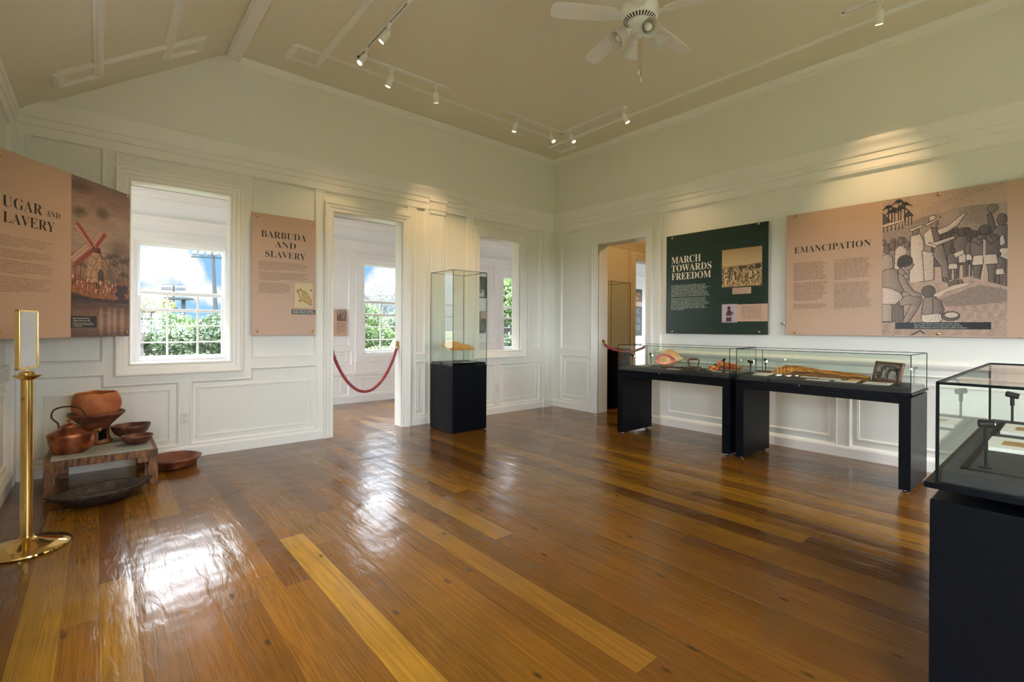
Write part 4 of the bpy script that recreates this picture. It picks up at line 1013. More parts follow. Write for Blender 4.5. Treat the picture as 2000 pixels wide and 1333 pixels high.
# kettle
KS = .88
kt = thing('kettle', 'old copper kettle with thin arched handle on the bench', 'kettle', (-.178, 4.985, BZ))
MB().lathe([(.112, 0), (.118, .004), (.132, .06), (.143, .120), (.146, .140), (.142, .149), (.11, .165), (.075, .188), (.056, .200), (.055, .206)], seg=48, jit=.004).build('body', M_copper, kt, smooth=True)
ldk = MB().lathe([(.055, .204), (.052, .210), (.030, .220), (.010, .226), (.009, .234), (.018, .242), (.019, .249), (.012, .256), (.002, .258)], seg=28).build('lid', M_copper, kt, smooth=True)
dr = Vector((.80, -.60, 0)); 
pts = [dr*.125+Vector((0, 0, .035)), dr*.165+Vector((0, 0, .05)), dr*.19+Vector((0, 0, .09)), dr*.195+Vector((0, 0, .135)), dr*.215+Vector((0, 0, .165)), dr*.255+Vector((0, 0, .175))]
def smooth_path(P, n=6):
    out = []; P = [Vector(p) for p in P]
    for i in range(len(P)-1):
        a = P[max(i-1, 0)]; b = P[i]; c2 = P[i+1]; d = P[min(i+2, len(P)-1)]
        for k in range(n):
            t = k/n; out.append(.5*((2*b)+(c2-a)*t+(2*a-5*b+4*c2-d)*t*t+(3*b-a-3*c2+d)*t**3))
    out.append(P[-1]); return out
sp_ = smooth_path(pts); MB().tube(sp_, [.027-.013*k/(len(sp_)-1) for k in range(len(sp_))], 14).build('spout', M_copper, kt, smooth=True)
hp = [dr*(-.085)+Vector((0, 0, .185)), dr*(-.095)+Vector((0, 0, .225)), dr*(-.145)+Vector((0, 0, .27)), dr*(-.13)+Vector((0, 0, .325)), dr*(-.06)+Vector((0, 0, .352)), dr*.02+Vector((0, 0, .355)), dr*.09+Vector((0, 0, .340)), dr*.125+Vector((0, 0, .30)), dr*.115+Vector((0, 0, .255)), dr*.085+Vector((0, 0, .22)), dr*.085+Vector((0, 0, .185))]
MB().tube(smooth_path(hp, 5), .0065, 10).build('handle', M_iron, kt, smooth=True)
kt.scale = (KS, KS, .97)
# coal pot (stove)
cp = thing('coal_pot', 'wide-rimmed clay coal pot on a pierced foot, under the round clay pot', 'clay stove', (-.02, 5.225, BZ))
MB().lathe([(.098, 0), (.105, .012), (.096, .025), (.082, .05), (.080, .12), (.095, .15), (.135, .19), (.172, .228), (.184, .238), (.186, .250), (.178, .257), (.165, .252), (.12, .20), (.07, .17), (.01, .165)], seg=52, jit=.006, cap=False).build('body', M_terrad, cp, smooth=True)
d2 = Vector((-.25, -.97, 0)).normalized(); m_ = MB(); R90 = Matrix.Rotation(math.atan2(d2.y, d2.x), 4, 'Z')
vs = [R90 @ Vector(p) for p in ((.070, -.028, .03), (.070, .028, .03), (.088, .028, .03), (.088, -.028, .03), (.070, -.022, .12), (.070, .022, .12), (.086, .022, .12), (.086, -.022, .12))]
dr3 = Vector((.45, -.89, 0)); R91 = Matrix.Rotation(math.atan2(dr3.y, dr3.x), 4, 'Z'); vs = [R91 @ Vector(p) for p in ((.070, -.028, .03), (.070, .028, .03), (.0885, .028, .03), (.0885, -.028, .03), (.070, -.022, .12), (.070, .022, .12), (.0845, .022, .12), (.0845, -.022, .12))]
m_.add(vs, [(3, 2, 6, 7), (0, 3, 7, 4), (1, 5, 6, 2), (4, 7, 6, 5), (0, 1, 2, 3)]); m_.build('fire_opening', M_slot, cp)
ck = thing('clay_pot', 'round-bellied terracotta pot sitting in the coal pot', 'clay pot', (-.02, 5.225, BZ+.19))
MB().lathe([(.07, .02), (.11, .03), (.138, .055), (.156, .095), (.160, .135), (.153, .175), (.141, .205), (.137, .222), (.130, .227), (.123, .220), (.132, .19), (.144, .13), (.10, .04), (.01, .03)], seg=56, jit=.007, cap=False).build('body', M_terra, ck, smooth=True)
# bowls
def bowl(name, label, x, y, z, r, h, m, rz=0, sx=1, sy=1, tilt=(0, 0, 0), jit=.003, foot=.35, th=.012):
    o = MB().lathe([(r*foot, 0), (r*(foot+.22), h*.10), (r*.80, h*.42), (r*.95, h*.76), (r, h*.97), (r-th*.4, h*1.0), (r-th, h*.965), (r*.88-th, h*.60), (r*.65-th, h*.32), (r*.3, h*.16), (.002, h*.14)], seg=56, jit=jit, sx=sx, sy=sy, cap=False).build(name, m, smooth='all', loc=(x, y, z))
    o.rotation_euler = (tilt[0], tilt[1], rz); tag(o, label, 'bowl'); return o
bowl('gourd_bowl', 'larger dark brown gourd bowl behind the small one on the bench', .205, 5.245, BZ+.004, .138, .118, M_bowl, tilt=(-.02, -.03, 0), foot=.22)
bowl('gourd_bowl', 'small dark brown bowl at the right front of the bench', .232, 4.985, BZ+.001, .108, .072, M_bowl, sy=.9, foot=.4)
fb = bowl('carved_bowl', 'shallow red-brown carved bowl on the floor beside the bench', .50, 5.235, .001, .215, .085, M_traym, sx=1.0, sy=1.0, foot=.6, th=.02, jit=.005)
# long black tray
def oval_tray():
    m_ = MB(); n = 56; rings = []
    for (k, z) in ((.52, 0), (.72, .012), (.93, .058), (1.0, .078), (.985, .086), (.93, .080), (.80, .035), (.5, .016), (.02, .012)):
        ring = []
        for i in range(n):
            a = 2*PI*i/n; cx, cy = math.cos(a), math.sin(a); tip = max(0, abs(cx)-.93)/.07
            L_ = .300 if k < .9 else .300+.065*tip**1.5; x = math.copysign(abs(cx)**.9, cx)*L_*k; y = cy*.150*k
            ring.append((x, y, z+(.012*tip if k > .9 else 0)+.004*mnoise.noise(Vector((x*9, y*9, z*9)))))
        rings.append(ring)
    vs = [p for r_ in rings for p in r_]; fs = []
    for i in range(len(rings)-1):
        for j in range(n): fs.append((i*n+j, i*n+(j+1) % n, (i+1)*n+(j+1) % n, (i+1)*n+j))
    fs.append(tuple(range(n-1, -1, -1))); m_.add(vs, fs); return m_
o = oval_tray().build('wooden_tray', M_tray, smooth='all', loc=(.012, 4.50, .0045)); o.rotation_euler = (0, 0, .27); o.scale = (.84, 1.08, 1.1)
tag(o, 'long black oval wooden tray with pointed ends, on the floor before the bench', 'tray')

# --- display cases
def lamp_part(root, x, y, z, aim, h=.14, lit=True, scale=1.0, hl=1.0):
    """little spotlight standing on the case deck"""
    s_ = scale; m_ = MB(); m_.box(x-.014*s_, x+.014*s_, y-.014*s_, y+.014*s_, z, z+.006); m_.cyl((x, y, z), (x, y, z+h*.62), .0045*s_, 10); m_.cyl((x, y, z+h*.60), (x, y, z+h*.86), .0075*s_, 12)
    o = m_.build('case_lamp', M_blackpl, root, smooth=True)
    a = Vector(aim).normalized(); c0 = Vector((x, y, z+h*.92)); hd = MB(); r_ = .013*s_
    hd.tube([c0-a*.028*s_*hl, c0-a*.023*s_*hl, c0+a*.020*s_*hl, c0+a*.026*s_*hl], [r_*.7, r_, r_, r_*.86], 18); hd.build('lamp_head', M_blackpl, o, smooth=True)
    q = MB(); q.tube([c0+a*.0262*s_*hl, c0+a*(.0262*s_*hl+.0012)], r_*.75, 16); q.build('lens', M_caselens if lit else M_steel, o)
    return o
def glass_box(root, x0, x1, y0, y1, z0, z1, t=.005):
    m_ = MB()
    m_.quad((x0, y0, z1), (x1, y0, z1), (x1, y1, z1), (x0, y1, z1)); m_.quad((x0, y0, z0), (x1, y0, z0), (x1, y0, z1), (x0, y0, z1)); m_.quad((x0, y1, z0), (x1, y1, z0), (x1, y1, z1), (x0, y1, z1))
    m_.quad((x0, y0, z0), (x0, y1, z0), (x0, y1, z1), (x0, y0, z1)); m_.quad((x1, y0, z0), (x1, y1, z0), (x1, y1, z1), (x1, y0, z1))
    g = m_.build('glass_cover', M_glass, root)
    e = MB()
    for x in (x0, x1):
        for y in (y0, y1): e.box(x-t/2, x+t/2, y-t/2, y+t/2, z0, z1)
    for y in (y0, y1): e.box(x0, x1, y-t/2, y+t/2, z1-t/2, z1+t/2)
    for x in (x0, x1): e.box(x-t/2, x+t/2, y0, y1, z1-t/2, z1+t/2)
    e.build('glass_edges', M_edge, g); return g
def table_case(label, loc, Ln, W, lamps, gz=1.06):
    r = thing('display_table_case', label, 'display case', loc, -PI/2, 'matching black glass-topped table cases along the wall')
    for x0 in (0, Ln-.075):
        p = MB().box(x0, x0+.075, 0, W, .022, .735).build('leg_panel', M_black, r, bevel=.002)
        for y in (.05, W-.05): MB().lathe([(.020, 0), (.022, .006), (.012, .010), (.009, .024)], (x0+.037, y, 0), 16).build('levelling_foot', M_steel, p, smooth=True)
    MB().box(.075, Ln-.075, 0, .045, .682, .735).box(.075, Ln-.075, W-.045, W, .682, .735).build('apron', M_black, r, bevel=.0015)
    MB().box(.03, Ln-.03, .03, W-.03, .7355, .748).build('spacer', M_blackpl, r)
    MB().box(-.006, Ln+.006, -.006, W+.014, .749, .765).build('base_plate', M_black, r, bevel=.0015)
    MB().box(.014, Ln-.014, .014, W-.014, .765, .800).build('deck', M_deck, r, bevel=.001)
    glass_box(r, .003, Ln-.003, .003, W-.003, .765, gz)
    l_ = MB(); l_.cyl((Ln*.42, -.006, .757), (Ln*.42, -.009, .757), .006, 12); l_.build('lock', M_steel, r, smooth=True)
    for (wx, wy, aim) in lamps:
        lx, ly = loc[1]-wy, wx-loc[0]; lamp_part(r, lx, ly, .800, (-aim[1], aim[0], aim[2]))
    return r
table_case('black glass-topped table case holding the conch shell and flat iron', (4.69, 3.555, 0), 1.345, .60, [(4.90, 3.50, (.6, -.6, -.4)), (5.25, 3.47, (-.3, -.9, -.3)), (4.968, 2.403, (.7, .6, -.4))])
table_case('black glass-topped table case holding the framed photograph', (4.69, 2.150, 0), 1.33, .60, [(4.877, 2.092, (.5, -.8, -.3)), (5.25, 2.10, (-.7, -.65, -.35)), (4.89, .945, (.8, .5, -.3)), (5.25, .90, (-.75, .5, -.3))])
DZ = .8005
# conch shell
def conch():
    m_ = MB(); n = 44; rg = 26; vs = []; fs = []
    for i in range(rg+1):
        t = i/rg
        r = .012+.085*math.sin(PI*min(1, t*1.05)**.8)*(1-.25*t)
        z = (t-.5)*.25
        for k in range(n):
            a = 2*PI*k/n; flare = 1+.75*max(0, math.cos(a-.5))**3*math.sin(PI*t)**.7
            knob = 1+.14*max(0, math.sin(5*a+2))*max(0, math.sin(t*PI*5))*(t > .55)
            rr = r*flare*knob*(1+.05*mnoise.noise(Vector((a*2, t*7, 0))))
            vs.append((z, rr*math.cos(a), rr*math.sin(a)*.8))
    for i in range(rg):
        for k in range(n): fs.append((i*n+k, i*n+(k+1) % n, (i+1)*n+(k+1) % n, (i+1)*n+k))
    return m_.add(vs, fs)
cs = thing('conch_shell', 'large conch shell with pink lip, inside the left table case', 'shell', (5.14, 3.13, DZ+.086))
o1 = conch().build('shell_body', M_shell, cs, smooth='all')
lp = MB(); n = 26; L_ = []
for i in range(13):
    t = i/12; x = (t-.5)*.19; wd = .052*math.sin(PI*min(.97, t*.9+.08))**.6
    for k in range(9): s_ = k/8-.5; L_.append((x, s_*2*wd, -.020*math.cos(s_*PI)+.010*math.sin(t*PI)))
fs = [(i*9+k, (i+1)*9+k, (i+1)*9+k+1, i*9+k+1) for i in range(12) for k in range(8)]
lp.add(L_, fs); lp.add([(a, b, c_z-.004) for a, b, c_z in L_], [tuple(reversed(f)) for f in fs]); o2 = lp.build('pink_lip', M_shelli, cs, smooth='all')
# turn the lip towards the room
for o in (o1,): o.rotation_euler = (0, 0, 0)
o2.location = (-.083, 0, .004); o2.rotation_euler = (1.25, 0, -1.35)
o1.rotation_euler = (.2, -.12, -1.30); cs.rotation_euler = (0, 0, -.15); cs.scale = (1.22, 1.3, 1.2)
bn_ = MB().tube(smooth_path([(0, 0, .008), (.05, .02, .012), (.11, .03, .02), (.15, .045, .028), (.165, .06, .026)]), [.006+.005*math.sin(k*.5)+(.008 if k > 18 else 0) for k in range(25)], 10).build('bone_tool', mat('pale_bone', (.72, .62, .48), .5), smooth=True, loc=(5.17, 3.44, DZ))
bn_.rotation_euler = (0, 0, -1.9); tag(bn_, 'pale bone-like tool beside the conch shell', 'tool')
# shackles
sh = MB()
for k in range(7):
    cx, cy = .034*k, .006*(-1)**k; pts = [(cx+.020*math.cos(a), cy+.012*math.sin(a)*(1 if k % 2 else .3), .010+.006*math.sin(a)*(0 if k % 2 else 1)) for a in [2*PI*j/16 for j in range(16)]]
    sh.tube(pts, .005, 8, closed=True)
for x in (-.045, .25): sh.tube([(x+.034*math.cos(a), .034*math.sin(a), .010) for a in [2*PI*j/24 for j in range(24)]], .009, 8, closed=True)
o = sh.build('iron_shackles', M_iron, smooth=True, loc=(4.96, 3.02, DZ)); o.rotation_euler = (0, 0, -.72); tag(o, 'rusty iron shackles and chain in front of the conch shell', 'shackles')
# flat iron
fi = thing('flat_iron', 'old black flat iron with a hooped handle, in the left table case', 'iron', (4.985, 2.745, DZ), .2)
pr = [(-.02, -.078), (.055, -.060), (.055, .060), (-.02, .078), (-.050, .05), (-.062, 0), (-.050, -.05)]
pr = [(-.045, -.078), (.045, -.078), (.050, .0), (.032, .05), (0, .088), (-.032, .05), (-.050, 0)]
m_ = MB(); k = len(pr)
m_.add([(y, x, 0) for x, y in pr]+[(y*.96, x*.94, .026) for x, y in pr]+[(y*.80, x*.70, .036) for x, y in pr], [tuple(range(k))]+[(i, (i+1) % k, k+(i+1) % k, k+i) for i in range(k)]+[(k+i, k+(i+1) % k, 2*k+(i+1) % k, 2*k+i) for i in range(k)]+[tuple(range(2*k, 3*k))])
m_.build('sole', M_iron, fi, bevel=.003); fi.rotation_euler = (0, 0, -PI/2+.25)
m_ = MB(); m_.tube(smooth_path([(-.050, 0, .034), (-.056, 0, .065), (-.066, 0, .095), (-.045, 0, .116), (.03, 0, .118), (.05, 0, .108), (.046, 0, .075), (.040, 0, .034)]), .006, 10); m_.tube([(-.045, 0, .117), (.03, 0, .119)], .010, 12); m_.build('handle', M_iron, fi, smooth=True)
# bead bundle (countless berries and seeds)
bm_ = MB(); rr = random.Random(4)
for k in range(110):
    t = rr.random(); x = (t-.5)*.32; wdt = .062*math.sin(PI*(t*.86+.07)); a = rr.uniform(0, PI); q = rr.uniform(.3, 1)
    y = math.cos(a)*wdt*q*1.1; z = .012+math.sin(a)*wdt*1.15*q; bm_.sphere((x, y, z), rr.uniform(.011, .018), 8, 6, mi=rr.choice([0, 0, 1, 1, 2, 3]))
bm_.sphere((-.06, 0, .085), .02, 10, 6, mi=1); bm_.sphere((-.045, .01, .09), .016, 10, 6, mi=0)
o = bm_.build('seed_bundle', [mat('red_seeds', (.62, .045, .015), .35), mat('orange_seeds', (.85, .24, .02), .4), mat('yellow_seeds', (.88, .46, .04), .4), mat('dark_seeds', (.10, .03, .02), .5)], smooth=True, loc=(5.20, 2.50, DZ+.004)); o.rotation_euler = (0, 0, -.85)
tag(o, 'bundle of red and orange seeds in the left table case', 'seeds', kind='stuff')
def card(label, x, y, w, d, rz, tilt=.0, m=M_paper, name='label_card', print_=True, th=.003, z=DZ):
    r = thing(name, label, 'label', (x, y, z+abs(math.sin(tilt))*d/2), rz)
    o = MB().box(-w/2, w/2, -d/2, d/2, 0, th).build('card', m, r, bevel=.0008); o.rotation_euler = (tilt, 0, 0)
    if print_:
        q = MB(); words(q, lambda u, v, dd: (u, v, th+.0004), -w*.42, w*.42, -d*.38, d*.38, 5, int(x*100), xh=.4); q.build('printed_text', M_inkb, o)
    return r
card('white label under the iron shackles', 4.88, 2.93, .14, .07, -PI/2+.1)
card('white label beside the flat iron', 5.10, 2.60, .09, .05, -PI/2)
card('white label in front of the seed bundle', 4.99, 2.44, .20, .06, -PI/2)
card('white label beside the bone tool', 5.02, 3.42, .15, .09, -PI/2+.2)
card('white label card at the left end of the right table case', 5.00, 2.02, .14, .20, -PI/2, .06)
card('yellowed card behind the glass discs', 5.30, 1.90, .16, .10, -PI/2, .0, M_pink)
card('white label card in front of the cane bundle, next to the discs', 5.075, 1.64, .14, .06, -PI/2, .08)
card('white label card at the front edge, centre of the right table case', 4.85, 1.50, .18, .07, -PI/2, .04)
card('long white label card before the bound canes', 5.035, 1.46, .17, .06, -PI/2, .10)
card('curled white label card left of the framed photograph', 4.90, 1.30, .16, .07, -PI/2, .10)
card('white label card lying before the framed photograph', 4.93, 1.08, .18, .15, -PI/2, .05)
card('small ochre printed card beside the framed photograph', 5.03, 1.27, .09, .06, -PI/2-.2, .25, M_leather)
for k, (x, y, r_) in enumerate(((5.07, 1.90, .035), (5.10, 1.82, .028), (5.02, 1.80, .030), (5.10, 1.755, .022), (4.98, 1.88, .022))):
    o = MB().lathe([(r_*.85, 0), (r_, .004), (r_*.98, .010), (r_*.7, .013), (.002, .0145)], seg=28, cap=False).build('glass_disc', M_steel, smooth=True, loc=(x, y, DZ))
    tag(o, ['largest shiny disc, leftmost in the right table case', 'shiny disc at the back of the disc cluster', 'shiny disc in the middle of the disc cluster', 'small shiny disc at the right end of the cluster', 'smallest shiny disc at the front of the cluster'][k], 'disc', 'shiny discs in the right table case')
# bound canes / palm sheath
bc = thing('palm_sheath', 'long brown folded palm sheath with bound end, along the back of the right table case', 'palm sheath', (5.205, 1.62, DZ))
def sheath(x0, x1, hgt, wd, seed):
    m_ = MB(); n = 30; k = 11; vs = []
    for i in range(n+1):
        t = i/n; x = x0+(x1-x0)*t; prof_ = min(1, t*5+.15)*(1-.55*max(0, t-.35)/.65)
        for j in range(k):
            s_ = j/(k-1)*2-1; yy = s_*wd*prof_*(1+.1*math.sin(t*9+seed)); zz = hgt*prof_*(1-s_*s_)**.6*(1+.22*math.sin(s_*14+t*6+seed)) + .0015
            vs.append((yy, -x, zz))
    fs = [(i*k+j, (i+1)*k+j, (i+1)*k+j+1, i*k+j+1) for i in range(n) for j in range(k-1)]
    return m_.add(vs, fs)
M_sheath = noisy('ochre_palm_fibre', (.14, .05, .012), (.80, .36, .06), 16, .45, stretch=(7, 1, 7), bump=.5, bscale=20)
sheath(-.42, .42, .078, .078, 0).build('folded_leaf', M_sheath, bc, smooth='all')
sheath(-.30, .435, .040, .050, 2).build('under_leaf', noisy('dark_palm_fibre', (.05, .02, .01), (.26, .11, .03), 16, .5, stretch=(7, 1, 7), bump=.5, bscale=20), bc, smooth='all').location = (-.06, 0, 0)
m_ = MB()
for k in range(5): m_.tube([(.072*math.cos(a)*1.02, .34-.032*k+.02*math.cos(a), .077*math.sin(a)+.002) for a in [PI*j/14 for j in range(15)]], .006, 8)
m_.build('binding', M_leather, bc, smooth=True)
m_ = MB()
for k in range(4): m_.cyl((-.03+.022*k, .40, .016), (-.035+.02*k, .50+.02*k, .014), .009, 10)
m_.build('stalk_end', M_iron, bc, smooth=True)
# framed photograph
fp = thing('photo_frame', 'brown wooden frame with a black and white photograph, in the right table case', 'photo frame', (5.13, 1.07, DZ))
fx = Vector((5.033-5.234, .942-1.178, 0)).normalized(); nrm_ = Vector((-fx.y, fx.x, 0));
if nrm_.x > 0: nrm_ = -nrm_
tl = .22
def mF(u, v, d):
    b = -nrm_*(math.sin(tl)*v) + Vector((0, 0, math.cos(tl)*v)); n2 = -nrm_*math.cos(tl)-Vector((0, 0, math.sin(tl))); return tuple(fx*u+b+n2*d)
m_ = MB(); W_, H_ = .150, .175
for a, b, c1, d1 in ((-W_, -W_+.026, 0, H_), (W_-.026, W_, 0, H_), (-W_, W_, 0, .026), (-W_, W_, H_-.026, H_)): m_.mbox(mF, a, b, c1, d1, -.012, .012)
o = m_.build('frame', M_framew, fp, bevel=.002, loc=(0, 0, .004))
m_ = MB(); m_.mbox(mF, -.02, .02, 0, .12, .012, .016); m_.add([mF(-.025, .0, .012), mF(.025, 0, .012), tuple(Vector(mF(.025, 0, .012))-nrm_*.10), tuple(Vector(mF(-.025, 0, .012))-nrm_*.10), mF(-.01, .11, .012), mF(.01, .11, .012)], [(0, 1, 2, 3), (0, 3, 4), (1, 5, 2), (2, 5, 4, 3)]); m_.build('easel_back', M_framew, fp, loc=(0, 0, .004))
c = Canvas(84, 52, (.32, .32, .33)); rs = np.random.RandomState(9); c.noise(.4, cell=5)
for (x, y, rx, ry, g) in ((.2, .6, .16, .4, .03), (.33, .3, .09, .13, .02), (.40, .65, .12, .35, .22), (.47, .25, .05, .08, .45), (.56, .62, .06, .4, .03), (.63, .35, .09, .13, .04), (.72, .72, .14, .35, .55), (.82, .3, .12, .14, .05), (.9, .7, .08, .3, .35), (.1, .35, .08, .2, .5), (.55, .12, .3, .06, .04), (.36, .62, .04, .3, .6)):
    c.ell(x, y, rx, ry, (g, g, g*1.05))
for k in range(140): x, y = rs.rand(2); g = rs.choice([.03, .1, .5, .7]); c.line([(x, y), (x+rs.uniform(-.06, .06), y+rs.uniform(-.08, .08))], .012, (g, g, g))
c.build('photograph', mF, -W_+.024, W_-.024, .024, H_-.024, -.004, fp).location = (0, 0, .004)

# --- tall pedestal case
pc = thing('pedestal_case', 'tall square glass case on a black pedestal holding an ochre leather book', 'display case', (3.142, 4.752, 0), 0)
S = .502
MB().box(0, S, 0, S, .010, .785).build('pedestal', M_black, pc, bevel=.002)
MB().box(.02, S-.02, .02, S-.02, 0, .0105).build('plinth', M_blackpl, pc)
MB().box(-.004, S+.004, -.004, S+.004, .788, .797).build('base_plate', M_black, pc, bevel=.001)
MB().box(.012, S-.012, .012, S-.012, .797, .828).build('deck', M_black, pc, bevel=.001)
m_ = MB(); m_.cyl((-.022, .02, .797), (.002, .02, .797), .006, 10); m_.build('lock', M_steel, pc, smooth=True); m_ = MB(); m_.cyl((S, S*.1, .797), (S+.024, S*.1, .797), .006, 10); m_.build('lock', M_steel, pc, smooth=True)
glass_box(pc, .003, S-.003, .003, S-.003, .797, 1.932)
bs = thing('acrylic_stand', 'clear acrylic stand under the leather book', 'stand', (3.40, 4.975, .8285), -.1)
m_ = MB(); m_.box(-.10, .10, -.08, .08, .135, .140)
for x in (-.09, .09): m_.box(x-.003, x+.003, -.07, .07, 0, .14)
m_.build('stand', M_glass, bs)
bk = thing('leather_book', 'ochre leather-bound book inside the tall pedestal case', 'book', (3.38, 4.985, .9745), -.1)
def bookhalf(z0, curve, sgn, w=.165, d=.12):
    m_ = MB(); n = 14; vs = []
    for i in range(n+1):
        t = i/n; x = -w+2*w*t; z = z0+curve*math.sin(PI*min(1, t*1.15))**.7*(1-.35*t)
        for y in (-d, d): vs += [(x, y+(.05 if y > 0 else 0)*(1-t), z), (x, y+(.05 if y > 0 else 0)*(1-t), z-.006)]
    fs = []
    for i in range(n):
        a = i*4; b = a+4; fs += [(a, b, b+2, a+2), (a+1, a+3, b+3, b+1), (a, a+1, b+1, b), (a+2, b+2, b+3, a+3)]
    fs += [(0, 2, 3, 1), (n*4, n*4+1, n*4+3, n*4+2)]
    return m_.add(vs, fs)
def closed_loft(w, d, z0, hgt, base_z):
    m_ = MB(); n = 18; k = 7; vs = []
    for i in range(n+1):
        t = i/n; x = -w+2*w*t
        for j in range(k):
            y = -d+2*d*j/(k-1); z = z0+hgt*(math.sin(PI*min(1, t*1.2+.02))**.6)*(1-.3*t)*(.75+.35*j/(k-1)); vs.append((x+.02*(y/d), y, z))
    for i in range(n+1):
        for j in range(k): x, y, z = vs[i*k+j]; vs.append((x, y, base_z))
    o_ = (n+1)*k; fs = [(i*k+j, (i+1)*k+j, (i+1)*k+j+1, i*k+j+1) for i in range(n) for j in range(k-1)]+[(o_+i*k+j, o_+i*k+j+1, o_+(i+1)*k+j+1, o_+(i+1)*k+j) for i in range(n) for j in range(k-1)]
    for i in range(n):
        for j in (0, k-1): fs.append((i*k+j, (i+1)*k+j, o_+(i+1)*k+j, o_+i*k+j))
    for i in (0, n):
        for j in range(k-1): fs.append((i*k+j, i*k+j+1, o_+i*k+j+1, o_+i*k+j))
    return m_.add(vs, fs)
closed_loft(.172, .125, .022, .048, .016).build('cover', M_leather, bk, smooth=True)
MB().box(-.160, .160, -.115, .115, .007, .0155).build('pages', mat('tan_pages', (.50, .27, .10), .6), bk)
MB().box(-.172, .176, -.124, .124, 0, .0065).build('back_cover', M_leather, bk, bevel=.002)
bk.rotation_euler = (.16, 0, -.1); bk.location.z = .995
card('white label lying on the deck of the tall pedestal case', 3.42, 4.83, .15, .07, -.1, z=.8287)

# --- near case at the right edge
nc = thing('display_case', 'large black floor case with glass top at the right edge, closest to the camera', 'display case', (1.925, .274, 0))
LX, LY = 1.36, .66     # runs along +x, and towards -y
MB().box(.006, LX+.02, -LY-.02, .018, .0, .735).build('base', M_black, nc, bevel=.004)
MB().box(.14, LX-.10, -LY+.10, -.10, .7355, .772).build('spacer', M_blackpl, nc)
MB().box(-.012, LX+.012, -LY-.03, .030, .7725, .790).build('base_plate', M_black, nc, bevel=.0015)
MB().box(.022, LX-.02, -LY+.02, -.006, .790, .826).build('deck', M_deck, nc, bevel=.0015)
m_ = MB(); zt = .8272
for (a, b, c1, d1) in ((.085, .103, -LY+.06, -.040), (LX-.105, LX-.09, -LY+.06, -.040)): m_.box(a, b, c1, d1, .8262, zt)
for (a, b, c1, d1) in ((.085, LX-.09, -.058, -.040), (.085, LX-.09, -LY+.06, -LY+.078)): m_.box(a, b, c1, d1, .8262, zt)
m_.build('deck_slot', M_slot, nc)
glass_box(nc, 0, LX-.02, -LY+.003, 0, .790, 1.0915, t=.008)
lamp_part(nc, .155, -.092, .8265, (.25, -.97, 0), h=.148, lit=False, scale=1.0, hl=.68)
lamp_part(nc, 1.18, -.085, .8265, (.1, -.95, -.25), h=.148, lit=False, scale=1.0, hl=.8)
def plaque(label, x, y, w=.34, d=.20):
    r = thing('mounted_document', label, 'document', (x, y, .827))
    MB().box(0, w, -d, 0, 0, .014).build('mount', M_paper, r, bevel=.002)
    MB().box(w*.28, w*.66, -d*.62, -d*.13, .0142, .0150).build('old_paper', noisy('old_brown_paper', (.34, .17, .05), (.50, .28, .09), 30, .6), r)
plaque('pale mount with a brown paper scrap, nearer one in the near case', 2.39, .215, .25, .30)
plaque('pale mount with a brown paper scrap, farther one in the near case', 2.80, .205, .25, .30)

# --- track lights
def track(label, pts, z=3.96):
    c0 = Vector(pts[0]); r = thing('light_track', label, 'track light', (c0.x, c0.y, z-.02))
    for (a, b) in zip(pts[:-1], pts[1:]):
        a, b = Vector(a)-c0, Vector(b)-c0; t = (b-a).normalized(); n = Vector((-t.y, t.x)); w_ = .021
        def q(o_, s_, zz): p = (a if s_ == 0 else b)+n*o_; return (p.x, p.y, zz)
        m_ = MB()
        for o0, o1, z0, z1 in ((-w_, -.006, 0, .0195), (.006, w_, 0, .0195), (-.007, .007, .012, .0195)):
            m_.add([q(o0, 0, z0), q(o1, 0, z0), q(o0, 1, z0), q(o1, 1, z0), q(o0, 0, z1), q(o1, 0, z1), q(o0, 1, z1), q(o1, 1, z1)], [(0, 2, 3, 1), (4, 5, 7, 6), (0, 1, 5, 4), (2, 6, 7, 3), (0, 4, 6, 2), (1, 3, 7, 5)])
        m_.build('rail', M_white, r)
        s_ = MB(); s_.add([q(-.006, 0, .0115), q(.006, 0, .0115), q(.006, 1, .0115), q(-.006, 1, .0115)], [(0, 1, 2, 3)]); s_.build('slot', M_slot, r)
        for p in (a, b): e = MB(); e.box(p.x-.021, p.x+.021, p.y-.021, p.y+.021, -.002, .019); e.build('end_cap', M_white, r, bevel=.003)
    return r
track('L-shaped white light track above the tall pedestal, farther left one', [(1.93, 3.606), (1.95, 4.65), (2.969, 4.626)])
track('L-shaped white light track near the far ceiling corner', [(3.79, 4.655), (4.84, 4.635), (4.852, 3.598)])
track('white light track at the upper right edge of the ceiling', [(4.82, 1.318), (4.82, -.2)])
spots = [((1.94, 4.46), (.2, 4.6, 1.3), 'white track spotlight at the bend of the left track', 60), ((1.935, 3.97), (.4, 5.2, 1.2), 'white track spotlight nearest the end of the left track', 60),
         ((2.30, 4.65), (1.7, 5.5, 1.4), 'white track spotlight midway along the left track, tilted to the wall', 45), ((2.82, 4.635), (3.45, 5.45, 1.9), 'white track spotlight pointing straight down beside the tall case', 80),
         ((4.02, 4.655), (3.75, 5.3, 1.3), 'white track spotlight at the start of the far corner track', 55), ((4.63, 4.638), (4.7, 3.2, .8), 'white track spotlight left of the far corner track bend', 45),
         ((4.838, 4.47), (5.1, 3.0, .8), 'white track spotlight right of the far corner track bend', 45), ((4.85, 3.61), (5.35, 2.9, 1.9), 'white track spotlight at the right end of the far corner track', 55),
         ((4.82, 1.06), (5.54, 1.30, 2.0), 'large white track spotlight near the upper right edge', 85)]
